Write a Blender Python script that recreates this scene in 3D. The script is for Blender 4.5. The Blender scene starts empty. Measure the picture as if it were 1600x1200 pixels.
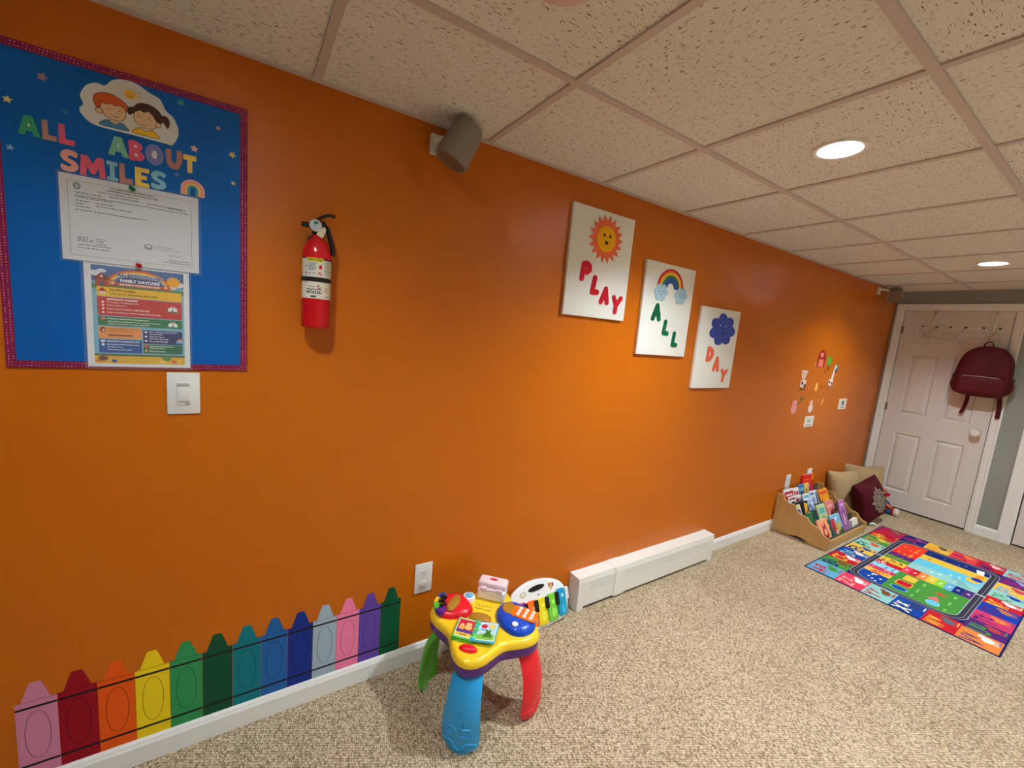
import bpy, bmesh, math, random
from mathutils import Vector, Matrix
random.seed(7)
SC = bpy.context.scene
COL = SC.collection
PI = math.pi

# ------------------------------------------------------------------ camera, world, exposure
H = 2.174          # ceiling grid height
XD = 5.536         # wall with the doors
XL, YF = -3.6, -5.7
cam = bpy.data.cameras.new('camera')
camo = bpy.data.objects.new('camera', cam); COL.objects.link(camo)
cam.sensor_fit = 'HORIZONTAL'; cam.sensor_width = 36; cam.lens = 36*643.47/1600
cam.clip_start = .02
R_ = Vector((0.84281008, -0.53120336, 0.08656879)); U_ = Vector((-0.00181974, 0.15803199, 0.98743232)); F_ = Vector((0.538208, 0.83237544, -0.1322243))
camo.matrix_world = Matrix(((R_.x, U_.x, -F_.x, 0), (R_.y, U_.y, -F_.y, -1.5394), (R_.z, U_.z, -F_.z, 1.4686), (0, 0, 0, 1)))
SC.camera = camo
w = bpy.data.worlds.new('world'); SC.world = w; w.use_nodes = True
w.node_tree.nodes['Background'].inputs[0].default_value = (1, .93, .84, 1)
w.node_tree.nodes['Background'].inputs[1].default_value = 0.0
vs = SC.view_settings
vs.view_transform = 'Standard'; vs.look = 'None'; vs.gamma = 1; vs.use_curve_mapping = False
vs.exposure = 2.26
LAMP = 330.0        # radiance of the downlight lenses
LAMP_COL = (.89, 1.0, 1.06)
DOWNLIGHTS = [(1.715, -.831, 1.0), (4.18, -.831, .8), (-.13, -.86, .46)]+[(x, y, k) for y in (-2.66, -4.48) for x, k in ((-2.55, .1), (-.73, .15), (1.70, .95), (4.14, .75))]  # rear two rows: unseen lights added to brighten the ceiling and room

# ------------------------------------------------------------------ helpers
def lin(c):
    c = c/255.0
    return c/12.92 if c <= .04045 else ((c+.055)/1.055)**2.4
def C(r, g, b): return (lin(r), lin(g), lin(b), 1.0)

def mat(name, col, rough=.5, spec=.5, metal=0, **k):
    m = bpy.data.materials.new(name); m.use_nodes = True
    b = m.node_tree.nodes['Principled BSDF']
    b.inputs['Base Color'].default_value = col
    b.inputs['Roughness'].default_value = rough
    b.inputs['Specular IOR Level'].default_value = spec
    b.inputs['Metallic'].default_value = metal
    for kk, v in k.items(): b.inputs[kk.replace('_', ' ')].default_value = v
    return m
def N(m, t, **k):
    n = m.node_tree.nodes.new(t)
    for a, v in k.items(): setattr(n, a, v)
    return n
def L(m, a, b): m.node_tree.links.new(a, b)
def bsdf(m): return m.node_tree.nodes['Principled BSDF']
def vec(m, scale=(1, 1, 1), rot=(0, 0, 0)):
    g = N(m, 'ShaderNodeNewGeometry'); mp = N(m, 'ShaderNodeMapping')
    mp.inputs['Scale'].default_value = scale; mp.inputs['Rotation'].default_value = rot
    L(m, g.outputs['Position'], mp.inputs['Vector']); return mp.outputs[0]
def noise(m, v, scale, detail=2, rough=.5):
    n = N(m, 'ShaderNodeTexNoise'); n.inputs['Scale'].default_value = scale; n.inputs['Detail'].default_value = detail
    n.inputs['Roughness'].default_value = rough
    if v is not None: L(m, v, n.inputs['Vector'])
    return n.outputs['Fac']
def ramp(m, fac, stops, interp='LINEAR'):
    r = N(m, 'ShaderNodeValToRGB'); cr = r.color_ramp; cr.interpolation = interp
    while len(cr.elements) < len(stops): cr.elements.new(.5)
    for e, (p, c) in zip(cr.elements, stops): e.position = p; e.color = c
    L(m, fac, r.inputs[0]); return r.outputs[0]
def bump(m, h, strength=.3, dist=.002, nrm=None):
    b = N(m, 'ShaderNodeBump'); b.inputs['Strength'].default_value = strength; b.inputs['Distance'].default_value = dist
    L(m, h, b.inputs['Height'])
    if nrm is not None: L(m, nrm, b.inputs['Normal'])
    return b.outputs[0]
def mix(m, fac, a, b, mode='MIX'):
    n = N(m, 'ShaderNodeMix', data_type='RGBA', blend_type=mode)
    for s, v in ((n.inputs[0], fac), (n.inputs[6], a), (n.inputs[7], b)):
        if isinstance(v, (int, float)): s.default_value = v
        elif isinstance(v, tuple): s.default_value = v
        else: L(m, v, s)
    return n.outputs[2]
def math_(m, op, a, b=None):
    n = N(m, 'ShaderNodeMath', operation=op)
    for s, v in ((n.inputs[0], a), (n.inputs[1], b)):
        if v is None: continue
        if isinstance(v, (int, float)): s.default_value = v
        else: L(m, v, s)
    return n.outputs[0]

WM = {}
def wmat(o): return WM.get(o.name, Matrix.Identity(4))
def tag(o, label=None, cat=None, group=None, kind=None):
    if label: o['label'] = label
    if cat: o['category'] = cat
    if group: o['group'] = group
    if kind: o['kind'] = kind
    return o
def thing(name, loc, label, cat, group=None):
    o = bpy.data.objects.new(name, None); COL.objects.link(o); o.location = loc; o.empty_display_size = .05
    WM[o.name] = Matrix.Translation(Vector(loc)); return tag(o, label, cat, group)
def link(name, me, m, parent=None, smooth=False, label=None):
    """me holds WORLD coordinates; re-based on the parent."""
    o = bpy.data.objects.new(name, me); COL.objects.link(o)
    ms = m if isinstance(m, (list, tuple)) else [m]
    for x in ms: me.materials.append(x)
    if parent is not None:
        pm = wmat(parent); me.transform(pm.inverted()); o.parent = parent; WM[o.name] = pm.copy()
    elif me.vertices:
        xs = [v.co for v in me.vertices]
        c = Vector((sum(v.x for v in xs)/len(xs), sum(v.y for v in xs)/len(xs), min(v.z for v in xs)))
        me.transform(Matrix.Translation(-c)); o.location = c; WM[o.name] = Matrix.Translation(c)
    if smooth:
        for p in me.polygons: p.use_smooth = True
    if label: o['label'] = label
    return o
def obj(name, bm, m, parent=None, smooth=False, label=None, auto=None):
    bmesh.ops.recalc_face_normals(bm, faces=bm.faces[:])
    me = bpy.data.meshes.new(name); 
    if auto is not None:
        for f in bm.faces: f.smooth = True
        for e in bm.edges:
            if len(e.link_faces) == 2 and e.calc_face_angle(0) > math.radians(auto): e.smooth = False
    bm.to_mesh(me); bm.free()
    return link(name, me, m, parent, smooth, label)
def struct(name, bm, m, parent=None, **k):
    o = obj(name, bm, m, parent, **k)
    if parent is None: o['kind'] = 'structure'
    return o
def box(bm, lo, hi, bev=0, seg=2, M=None, mi=0):
    t = bmesh.new(); bmesh.ops.create_cube(t, size=1)
    lo, hi = Vector(lo), Vector(hi); s = hi-lo; c = (lo+hi)/2
    for v in t.verts: v.co = Vector((v.co.x*s.x, v.co.y*s.y, v.co.z*s.z))+c
    if bev: bmesh.ops.bevel(t, geom=t.edges[:], offset=bev, segments=seg, profile=.5, affect='EDGES', clamp_overlap=True)
    add(bm, t, M, mi)
def add(bm, t, M=None, mi=0):
    mp = {}
    for v in t.verts: mp[v] = bm.verts.new(M @ v.co if M else v.co)
    for f in t.faces:
        try: nf = bm.faces.new([mp[v] for v in f.verts]); nf.material_index = mi; nf.smooth = f.smooth
        except ValueError: pass
    t.free()
def frame(O, U, V, W):
    O, U, V, W = Vector(O), Vector(U), Vector(V), Vector(W)
    return Matrix(((U.x, V.x, W.x, O.x), (U.y, V.y, W.y, O.y), (U.z, V.z, W.z, O.z), (0, 0, 0, 1)))
def axisframe(O, A, up=(0, 0, 1)):
    A = Vector(A).normalized(); up = Vector(up)
    if abs(A.dot(up)) > .98: up = Vector((0, 1, 0))
    X = up.cross(A).normalized(); Y = A.cross(X)
    return frame(O, X, Y, A)
def loft(bm, rings, cap0=True, cap1=True, closed=True, mi=0):
    vr = [[bm.verts.new(p) for p in r] for r in rings]
    n = len(rings[0])
    for a, b in zip(vr, vr[1:]):
        for i in range(n if closed else n-1):
            j = (i+1) % n
            f = bm.faces.new((a[i], a[j], b[j], b[i])); f.material_index = mi
    if cap0: bm.faces.new(vr[0][::-1]).material_index = mi
    if cap1: bm.faces.new(vr[-1]).material_index = mi
def lathe(bm, prof, M=None, n=32, mi=0, cap0=True, cap1=True):
    M = M or Matrix.Identity(4)
    rings = [[M @ Vector((r*math.cos(2*PI*i/n), r*math.sin(2*PI*i/n), z)) for i in range(n)] for r, z in prof]
    loft(bm, rings, cap0, cap1, mi=mi)
def cyl(bm, a, b, r, n=16, r2=None, mi=0):
    a, b = Vector(a), Vector(b)
    lathe(bm, [(r, 0), (r if r2 is None else r2, (b-a).length)], axisframe(a, b-a), n, mi)
def tube(bm, pts, r, n=8, mi=0, closed=False):
    pts = [Vector(p) for p in pts]; rings = []
    up = Vector((0.123, .31, .9)).normalized()
    m = len(pts)
    for i, p in enumerate(pts):
        t = (pts[(i+1) % m]-pts[i-1]) if closed else (pts[min(i+1, m-1)]-pts[max(i-1, 0)])
        t.normalize(); x = up.cross(t)
        if x.length < 1e-3: x = Vector((1, 0, 0)).cross(t)
        x.normalize(); up = t.cross(x)
        rr = r[i] if isinstance(r, (list, tuple)) else r
        rings.append([p+(x*math.cos(2*PI*k/n)+up*math.sin(2*PI*k/n))*rr for k in range(n)])
    if closed: rings.append(rings[0])
    loft(bm, rings, not closed, not closed, mi=mi)
def ball(bm, c, r, M=None, seg=20, rings=12, mi=0):
    t = bmesh.new(); bmesh.ops.create_uvsphere(t, u_segments=seg, v_segments=rings, radius=1)
    r = (r, r, r) if isinstance(r, (int, float)) else r
    for v in t.verts: v.co = Vector((v.co.x*r[0], v.co.y*r[1], v.co.z*r[2]))
    T = Matrix.Translation(Vector(c)) @ (M or Matrix.Identity(4))
    for f in t.faces: f.smooth = True
    add(bm, t, T, mi)
def dome(bm, pts, h, M, steps=6, pw=1.0, mi=0, z0=0, flat=.0):
    """inflate a closed 2D outline in frame M to a dome of height h; flat = share of the footprint left flat on top"""
    cx = sum(p[0] for p in pts)/len(pts); cy = sum(p[1] for p in pts)/len(pts)
    rings = []
    for i in range(steps+1):
        a = i/steps*PI/2; s = flat+(1-flat)*math.cos(a)**pw; z = h*math.sin(a)
        s = max(s, .02)
        rings.append([M @ Vector((cx+(x-cx)*s, cy+(y-cy)*s, z0+z)) for x, y in pts])
    loft(bm, [[M @ Vector((x, y, z0-.004)) for x, y in pts]]+rings, mi=mi)
def prism(bm, pts, z0, z1, M, mi=0, bev=0):
    t = bmesh.new()
    a = [t.verts.new((x, y, z0)) for x, y in pts]; f = t.faces.new(a)
    r = bmesh.ops.extrude_face_region(t, geom=[f])
    bmesh.ops.translate(t, verts=[v for v in r['geom'] if isinstance(v, bmesh.types.BMVert)], vec=(0, 0, z1-z0))
    if bev: bmesh.ops.bevel(t, geom=t.edges[:], offset=bev, segments=2, profile=.5, affect='EDGES', clamp_overlap=True)
    add(bm, t, M, mi)
def catmull(pts, sub=6, closed=True):
    out = []; n = len(pts)
    for i in range(n if closed else n-1):
        g = (lambda k: pts[k % n]) if closed else (lambda k: pts[min(max(k, 0), n-1)])
        p0, p1, p2, p3 = g(i-1), g(i), g(i+1), g(i+2)
        for s in range(sub):
            t = s/sub
            out.append(tuple(.5*(2*b+(c-a)*t+(2*a-5*b+4*c-d)*t*t+(3*b-a-3*c+d)*t**3) for a, b, c, d in zip(p0, p1, p2, p3)))
    if not closed: out.append(tuple(pts[-1]))
    return out
def ell(cx, cy, a, b, n=32, rot=0):
    c, s = math.cos(rot), math.sin(rot)
    return [(cx+a*math.cos(2*PI*i/n)*c-b*math.sin(2*PI*i/n)*s, cy+a*math.cos(2*PI*i/n)*s+b*math.sin(2*PI*i/n)*c) for i in range(n)]
def rrect(x0, y0, x1, y1, r, n=4):
    o = []
    for cx, cy, a in ((x1-r, y1-r, 0), (x0+r, y1-r, 90), (x0+r, y0+r, 180), (x1-r, y0+r, 270)):
        for k in range(n+1):
            t = math.radians(a+90*k/n); o.append((cx+r*math.cos(t), cy+r*math.sin(t)))
    return o

# ---- printed / painted colour art: one material, colour carried per face
def paint_mat(name, rough=.6, spec=.3):
    m = mat(name, (1, 1, 1, 1), rough, spec)
    a = N(m, 'ShaderNodeVertexColor', layer_name='Col'); L(m, a.outputs[0], bsdf(m).inputs['Base Color']); return m
PAPER = paint_mat('printed_paper', .6, .2)
FOAM = paint_mat('craft_foam', .75, .2)
CLOTHP = paint_mat('printed_textile', .95, .1)
GLOSS = paint_mat('coloured_plastic', .3, .5)
_tc = {}
def text_tris(s, bold):
    k = (s, bold)
    if k in _tc: return _tc[k]
    cu = bpy.data.curves.new('t', 'FONT'); cu.body = s; cu.size = 1; cu.offset = bold; cu.resolution_u = 3; cu.fill_mode = 'BOTH'
    ob = bpy.data.objects.new('t', cu); COL.objects.link(ob)
    dg = bpy.context.evaluated_depsgraph_get(); dg.update()
    me = bpy.data.meshes.new_from_object(ob.evaluated_get(dg)); me.calc_loop_triangles()
    vs_ = [(v.co.x, v.co.y) for v in me.vertices]
    tr = [[vs_[i] for i in t.vertices] for t in me.loop_triangles]
    bpy.data.objects.remove(ob); bpy.data.curves.remove(cu); bpy.data.meshes.remove(me)
    if not tr: _tc[k] = ([], 1, 1); return _tc[k]
    xs = [p[0] for t in tr for p in t]; ys = [p[1] for t in tr for p in t]
    x0, x1, y0, y1 = min(xs), max(xs), min(ys), max(ys)
    _tc[k] = ([[(x-x0, y-y0) for x, y in t] for t in tr], x1-x0, y1-y0); return _tc[k]
class Art:
    def __init__(s, M, eps=.00025):
        s.M, s.eps, s.v, s.f, s.c, s.l = M, eps, [], [], [], 0
    def poly(s, pts, col, l=None, z=None):
        l = s.l if l is None else l; z = l*s.eps if z is None else z
        b = len(s.v)
        for x, y in pts: s.v.append(s.M @ Vector((x, y, z)))
        a = sum(pts[i][0]*pts[(i+1) % len(pts)][1]-pts[(i+1) % len(pts)][0]*pts[i][1] for i in range(len(pts)))
        idx = list(range(b, b+len(pts)))
        s.f.append(idx if a > 0 else idx[::-1]); s.c.append(col)
    def solid(s, pts, z0, z1, col, side=None):
        """a slab with a flat printed top"""
        a = sum(pts[i][0]*pts[(i+1) % len(pts)][1]-pts[(i+1) % len(pts)][0]*pts[i][1] for i in range(len(pts)))
        if a < 0: pts = pts[::-1]
        b = len(s.v); n = len(pts)
        for z in (z0, z1):
            for x, y in pts: s.v.append(s.M @ Vector((x, y, z)))
        s.f.append(list(range(b+n, b+2*n))); s.c.append(col)
        s.f.append(list(range(b, b+n))[::-1]); s.c.append(side or col)
        for i in range(n):
            j = (i+1) % n; s.f.append([b+i, b+j, b+n+j, b+n+i]); s.c.append(side or col)
    def rect(s, x0, y0, x1, y1, col, l=None): s.poly([(x0, y0), (x1, y0), (x1, y1), (x0, y1)], col, l)
    def ell(s, cx, cy, a, b, col, l=None, n=24, rot=0): s.poly(ell(cx, cy, a, b, n, rot), col, l)
    def stroke(s, pts, w, col, l=None, closed=False, z=None, cap=True):
        h = w/2; m = len(pts)
        for i in range(m if closed else m-1):
            a, b = pts[i], pts[(i+1) % m]; dx, dy = b[0]-a[0], b[1]-a[1]; d = math.hypot(dx, dy) or 1
            nx, ny = -dy/d*h, dx/d*h
            s.poly([(a[0]+nx, a[1]+ny), (a[0]-nx, a[1]-ny), (b[0]-nx, b[1]-ny), (b[0]+nx, b[1]+ny)], col, l, z)
    def text(s, t, x, y, h, col, l=3, w=None, bold=.02, rot=0, align='L'):
        tr, tw, th = text_tris(t, bold)
        if not tr: return
        sy = h/th; sx = sy if w is None else w/tw
        ox = {'L': 0, 'C': -tw*sx/2, 'R': -tw*sx}[align]
        c_, s_ = math.cos(rot), math.sin(rot)
        for q in tr:
            s.poly([(x+(ox+p[0]*sx)*c_-p[1]*sy*s_, y+(ox+p[0]*sx)*s_+p[1]*sy*c_) for p in q], col, l)
    def build(s, name, m, parent=None, label=None):
        me = bpy.data.meshes.new(name); me.from_pydata([tuple(v) for v in s.v], [], s.f); 
        a = me.color_attributes.new('Col', 'FLOAT_COLOR', 'CORNER')
        i = 0
        for f, c in zip(s.f, s.c):
            for _ in f: a.data[i].color = c; i += 1
        me.update()
        return link(name, me, m, parent, False, label)
def wallf(y=0): return frame((0, -y, 0), (1, 0, 0), (0, 0, 1), (0, -1, 0))   # u = x, v = z, w = out of the orange wall

# ------------------------------------------------------------------ materials
m_orange = mat('orange_satin_paint', C(200, 103, 4), .38, .35)
def _():
    v = vec(m_orange); n = noise(m_orange, v, 420, 2); n2 = noise(m_orange, v, 1.5, 3)
    L(m_orange, ramp(m_orange, n2, [(0, C(198, 101, 3)), (1, C(202, 106, 5))]), bsdf(m_orange).inputs['Base Color'])
    L(m_orange, bump(m_orange, n, .12, .0006), bsdf(m_orange).inputs['Normal'])
_()
m_grey = mat('grey_wall_paint', C(150, 152, 146), .5)
m_beige = mat('beige_wall_paint', C(232, 224, 210), .7)
m_trim = mat('white_trim_paint', C(240, 239, 236), .35)
m_door = mat('white_door_paint', C(226, 219, 214), .4)
m_dark = mat('dark_gap', C(14, 14, 16), .9)
m_grid = mat('ceiling_grid_metal', C(208, 194, 188), .5)
m_white = mat('white_plastic', C(236, 234, 228), .3)
m_black = mat('black_plastic', C(18, 18, 20), .35)
m_chrome = mat('chrome', (.8, .78, .75, 1), .15, .5, 1)
m_heater = mat('white_enamel', C(235, 233, 226), .35)

m_carpet = mat('berber_carpet', C(170, 145, 115), .95, .1)
def _():
    m = m_carpet; v = vec(m, (1, 1, 1), (0, 0, .0))
    mp = N(m, 'ShaderNodeMapping'); mp.inputs['Scale'].default_value = (1.15, .8, .05); mp.inputs['Rotation'].default_value = (0, 0, .35); L(m, v, mp.inputs['Vector'])
    vo = N(m, 'ShaderNodeTexVoronoi'); vo.inputs['Scale'].default_value = 135; vo.inputs['Randomness'].default_value = .5
    L(m, mp.outputs[0], vo.inputs['Vector'])
    d = vo.outputs['Distance']
    sep = N(m, 'ShaderNodeSeparateColor'); L(m, vo.outputs['Color'], sep.inputs[0])
    base = ramp(m, d, [(0.0, C(234, 216, 189)), (.36, C(214, 194, 165)), (.74, C(132, 112, 88))])
    tint = ramp(m, sep.outputs[0], [(0, C(196, 190, 182)), (.25, C(236, 232, 226)), (1, C(255, 255, 255))])
    big = ramp(m, noise(m, v, 3.0, 2), [(.3, C(243, 240, 236)), (.7, C(255, 255, 255))])
    c1 = mix(m, 1.0, base, tint, 'MULTIPLY'); c2 = mix(m, 1.0, c1, big, 'MULTIPLY')
    L(m, c2, bsdf(m).inputs['Base Color'])
    inv = math_(m, 'SUBTRACT', 1, d)
    L(m, bump(m, inv, .7, .0035), bsdf(m).inputs['Normal'])
_()
def tile_mat(name, along, seed):
    m = mat(name, C(222, 212, 198), .9, .1)
    g = N(m, 'ShaderNodeNewGeometry'); ad = N(m, 'ShaderNodeVectorMath', operation='ADD'); ad.inputs[1].default_value = (seed*3.1, seed*1.7, 0)
    L(m, g.outputs['Position'], ad.inputs[0]); v0 = ad.outputs[0]
    wob = N(m, 'ShaderNodeTexNoise'); wob.inputs['Scale'].default_value = 22; L(m, v0, wob.inputs['Vector'])
    mx = N(m, 'ShaderNodeVectorMath', operation='MULTIPLY_ADD'); mx.inputs[1].default_value = (.018, .018, 0)
    L(m, wob.outputs['Color'], mx.inputs[0]); L(m, v0, mx.inputs[2])
    mp = N(m, 'ShaderNodeMapping'); mp.inputs['Scale'].default_value = (62, 235, 1) if along else (235, 62, 1)
    L(m, mx.outputs[0], mp.inputs['Vector'])
    n1 = noise(m, mp.outputs[0], 1.0, 1.0, .4)
    fis = ramp(m, n1, [(.645, (1, 1, 1, 1)), (.71, (0, 0, 0, 1))])
    mp2 = N(m, 'ShaderNodeMapping'); mp2.inputs['Scale'].default_value = (330, 330, 1); L(m, v0, mp2.inputs['Vector'])
    n2 = noise(m, mp2.outputs[0], 1.0, 1.0, .5)
    pin = ramp(m, n2, [(.68, (1, 1, 1, 1)), (.74, (0, 0, 0, 1))])
    both = mix(m, 1.0, fis, pin, 'MULTIPLY')
    gr = noise(m, v0, 500, 2)
    face = ramp(m, gr, [(.3, C(228, 225, 218)), (.7, C(241, 239, 233))])
    L(m, mix(m, both, C(140, 122, 104), face), bsdf(m).inputs['Base Color'])
    hh = mix(m, 1.0, both, ramp(m, gr, [(0, (.8, .8, .8, 1)), (1, (1, 1, 1, 1))]), 'MULTIPLY')
    L(m, bump(m, hh, .35, .0015), bsdf(m).inputs['Normal'])
    return m
m_tiles = [tile_mat('fissured_tile_lengthwise', True, 1), tile_mat('fissured_tile_crosswise', False, 2)]
m_ply = mat('birch_plywood', C(196, 152, 92), .45)
def _():
    m = m_ply; v = vec(m, (1.5, 9, 1.5)); n = noise(m, v, 3, 4, .6)
    L(m, ramp(m, n, [(.25, C(196, 152, 88)), (.55, C(206, 163, 98)), (.8, C(212, 172, 108))]), bsdf(m).inputs['Base Color'])
_()
def fabric(name, c, sc=900, rough=.9, st=.4):
    m = mat(name, c, rough, .2); v = vec(m); n = noise(m, v, sc, 2)
    L(m, bump(m, n, st, .001), bsdf(m).inputs['Normal'])
    n2 = noise(m, v, 14, 3)
    L(m, mix(m, 1.0, c, ramp(m, n2, [(.3, (.86, .86, .86, 1)), (.7, (1, 1, 1, 1))]), 'MULTIPLY'), bsdf(m).inputs['Base Color'])
    return m
m_beigecloth = fabric('beige_cushion_cloth', C(184, 156, 114))
m_maroon = fabric('maroon_cushion_cloth', C(78, 16, 26))
m_pack = fabric('maroon_nylon', C(86, 8, 20), 1200, .6)

# ------------------------------------------------------------------ room shell
bm = bmesh.new(); box(bm, (XL-.1, YF-.1, -.06), (XD+.12, .1, 0)); struct('floor', bm, m_carpet)
bm = bmesh.new(); box(bm, (XL-.1, 0, 0), (XD+.1, .1, H+.15)); struct('wall_back', bm, m_orange)
bm = bmesh.new(); box(bm, (XL-.1, YF, 0), (XL, 0, H+.15)); struct('wall_left', bm, m_beige)
bm = bmesh.new(); box(bm, (XL-.1, YF-.1, 0), (XD+.1, YF, H+.15)); struct('wall_front', bm, m_beige)
D1 = (-.0865, -.805); D2 = (-1.085, -1.80); DZ = 1.99
bm = bmesh.new()
for a, b, z0, z1 in ((0, D1[0]+.004, 0, H+.15), (D1[0]+.004, D1[1]-.004, DZ, H+.15), (D1[1]-.004, D2[0]+.004, 0, H+.15), (D2[0]+.004, D2[1]-.004, DZ, H+.15), (D2[1]-.004, YF, 0, H+.15)):
    box(bm, (XD, b, z0), (XD+.1, a, z1))
struct('wall_right', bm, m_grey)

# ceiling: tiles with a T-bar grid
X0, S, Y1 = .1764, .6096, -.524
holes = {}
xs = [XL]+[X0+S*k for k in range(-5, 9) if X0+S*k > XL+.02]+[XD]
ys = [0.0]+[Y1-S*k for k in range(0, 8) if Y1-S*k > YF]+[YF]
bm = bmesh.new(); rt = random.Random(3)
TZ = H+.006
for i in range(len(xs)-1):
    for j in range(len(ys)-1):
        a, b, c, d = xs[i], xs[i+1], ys[j+1], ys[j]
        kx = round((a-X0)/S); mi = 0 if (j == 0) else (1 if (kx+j) % 2 == 0 else 0)
        if j == 1 and kx == 1: mi = 1
        hole = [q for q in DOWNLIGHTS if a < q[0] < b and c < q[1] < d]
        if hole:
            cx, cy = hole[0][:2]; r = .062
            an = sorted([2*PI*k/32 for k in range(32)]+[math.atan2(y-cy, x-cx) % (2*PI) for x in (a, b) for y in (c, d)])
            inner, outer = [], []
            for t in an:
                dx, dy = math.cos(t), math.sin(t)
                tt = min((b-cx)/dx if dx > 1e-9 else (a-cx)/dx if dx < -1e-9 else 9, (d-cy)/dy if dy > 1e-9 else (c-cy)/dy if dy < -1e-9 else 9)
                inner.append(bm.verts.new((cx+r*dx, cy+r*dy, TZ))); outer.append(bm.verts.new((cx+tt*dx, cy+tt*dy, TZ)))
            for k in range(len(an)):
                q = (k+1) % len(an)
                f = bm.faces.new((inner[k], outer[k], outer[q], inner[q])); f.material_index = mi
        else:
            f = bm.faces.new([bm.verts.new(p) for p in ((a, c, TZ), (a, d, TZ), (b, d, TZ), (b, c, TZ))]); f.material_index = mi
me = bpy.data.meshes.new('ceiling')
for f in bm.faces:
    f.normal_update()
    if f.normal.z > 0: f.normal_flip()
# a deck above so the ceiling has depth
bm.to_mesh(me); bm.free()
ceil = link('ceiling', me, m_tiles); ceil['kind'] = 'structure'
bm = bmesh.new()
for x in xs[1:-1]: box(bm, (x-.012, YF, H), (x+.012, 0, TZ+.002))
for y in ys[1:-1]: box(bm, (XL, y-.012, H-.0006), (XD, y+.012, TZ+.002))
box(bm, (XL, -.02, H-.0004), (XD, 0, TZ+.002)); box(bm, (XD-.02, YF, H-.0003), (XD, 0, TZ+.002))
struct('ceiling_grid', bm, m_grid, ceil)
bm = bmesh.new(); box(bm, (XL-.1, YF-.1, H+.16), (XD+.1, .1, H+.2)); struct('ceiling_deck', bm, m_dark, ceil)

# baseboards
def base_profile(bm, p0, p1, out, h=.0814, t=.013):
    p0, p1, out = Vector(p0), Vector(p1), Vector(out)
    prof = [(0, 0), (t, 0), (t, h-.020), (t-.003, h-.013), (t-.005, h-.006), (t-.009, h), (0, h)]
    loft(bm, [[p+out*a+Vector((0, 0, b)) for a, b in prof] for p in (p0, p1)])
bm = bmesh.new()
base_profile(bm, (XL, 0, 0), (1.475, 0, 0), (0, -1, 0)); base_profile(bm, (2.715, 0, 0), (XD, 0, 0), (0, -1, 0))
struct('baseboard_back', bm, m_trim)
bm = bmesh.new(); base_profile(bm, (XD, -.868, 0), (XD, -1.0, 0), (-1, 0, 0), .09); base_profile(bm, (XD, -1.887, 0), (XD, YF, 0), (-1, 0, 0), .09)
struct('baseboard_right', bm, m_trim)

# door casings
def casing(n, ya, yb, ztop, wd, left_only=None):
    bm = bmesh.new()
    prof = [(0, 0), (0, .018), (.012, .019), (.02, .015), (wd-.018, .012), (wd-.008, .009), (wd, .006), (wd, 0)]   # across, out
    def run(pa, pb, da, db):
        loft(bm, [[Vector(p)+Vector((-o, 0, 0))+Vector(d)*a for a, o in prof] for p, d in ((pa, da), (pb, db))])
    run((XD, ya+wd, 0), (XD, ya+wd, ztop+wd), (0, -1, 0), (0, -1, -1))
    run((XD, yb-wd, 0), (XD, yb-wd, ztop+wd), (0, 1, 0), (0, 1, -1))
    run((XD, ya+wd, ztop+wd), (XD, yb-wd, ztop+wd), (0, -1, -1), (0, 1, -1))
    box(bm, (XD, ya, 0), (XD+.09, ya+.003, ztop)); box(bm, (XD, yb-.003, 0), (XD+.09, yb, ztop)); box(bm, (XD, yb, ztop-.001), (XD+.09, ya, ztop))
    struct('trim_%d' % n, bm, m_trim)
casing(1, D1[0]+.003, D1[1]-.003, DZ, .062)
casing(2, D2[0]+.003, D2[1]-.003, DZ, .082)

def door(n, ya, yb, zb, zt, hinge_left=True):
    """six-panel slab, front face towards -x"""
    xf = XD+.004; bm = bmesh.new()
    wv = (ya-yb)
    cols = [(ya-.106, ya-.106-.197), (yb+.115+.190, yb+.115)] if n == 1 else [(ya-.11, ya-.11-.2), (yb+.11+.2, yb+.11)]
    rows = [(.182, .768), (.965, 1.565), (1.682, 1.858)]
    yb_ = [ya, cols[0][0], cols[0][1], cols[1][0], cols[1][1], yb]
    zb_ = [zb, rows[0][0], rows[0][1], rows[1][0], rows[1][1], rows[2][0], rows[2][1], zt]
    for i in range(5):
        for j in range(7):
            y0, y1, z0, z1 = yb_[i], yb_[i+1], zb_[j], zb_[j+1]
            if i in (1, 3) and j in (1, 3, 5):
                rings = []
                for ins, dep in ((0, 0), (.008, .011), (.014, .012), (.036, .002), (.04, .001)):
                    rings.append([Vector((xf+dep, y0-ins, z0+ins)), Vector((xf+dep, y1+ins, z0+ins)), Vector((xf+dep, y1+ins, z1-ins)), Vector((xf+dep, y0-ins, z1-ins))])
                loft(bm, rings, cap0=False)
            else:
                bm.faces.new([bm.verts.new(p) for p in ((xf, y0, z0), (xf, y1, z0), (xf, y1, z1), (xf, y0, z1))])
    for q in (((ya, zb), (ya, zt)), ((ya, zt), (yb, zt)), ((yb, zt), (yb, zb)), ((yb, zb), (ya, zb))):
        (a, b), (c, d) = q
        bm.faces.new([bm.verts.new(p) for p in ((xf, a, b), (xf, c, d), (xf+.035, c, d), (xf+.035, a, b))])
    bm.faces.new([bm.verts.new(p) for p in ((xf+.035, ya, zb), (xf+.035, ya, zt), (xf+.035, yb, zt), (xf+.035, yb, zb))])
    bmesh.ops.remove_doubles(bm, verts=bm.verts[:], dist=1e-5)
    me = bpy.data.meshes.new('door_%d' % n)
    bmesh.ops.recalc_face_normals(bm, faces=bm.faces[:]); bm.to_mesh(me); bm.free()
    d_ = link('door_%d' % n, me, m_door); d_['kind'] = 'structure'
    bm = bmesh.new(); box(bm, (XD+.085, yb-.02, -.001), (XD+.099, ya+.02, DZ+.02)); struct('door_backing', bm, m_dark, d_)
    return d_
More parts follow.
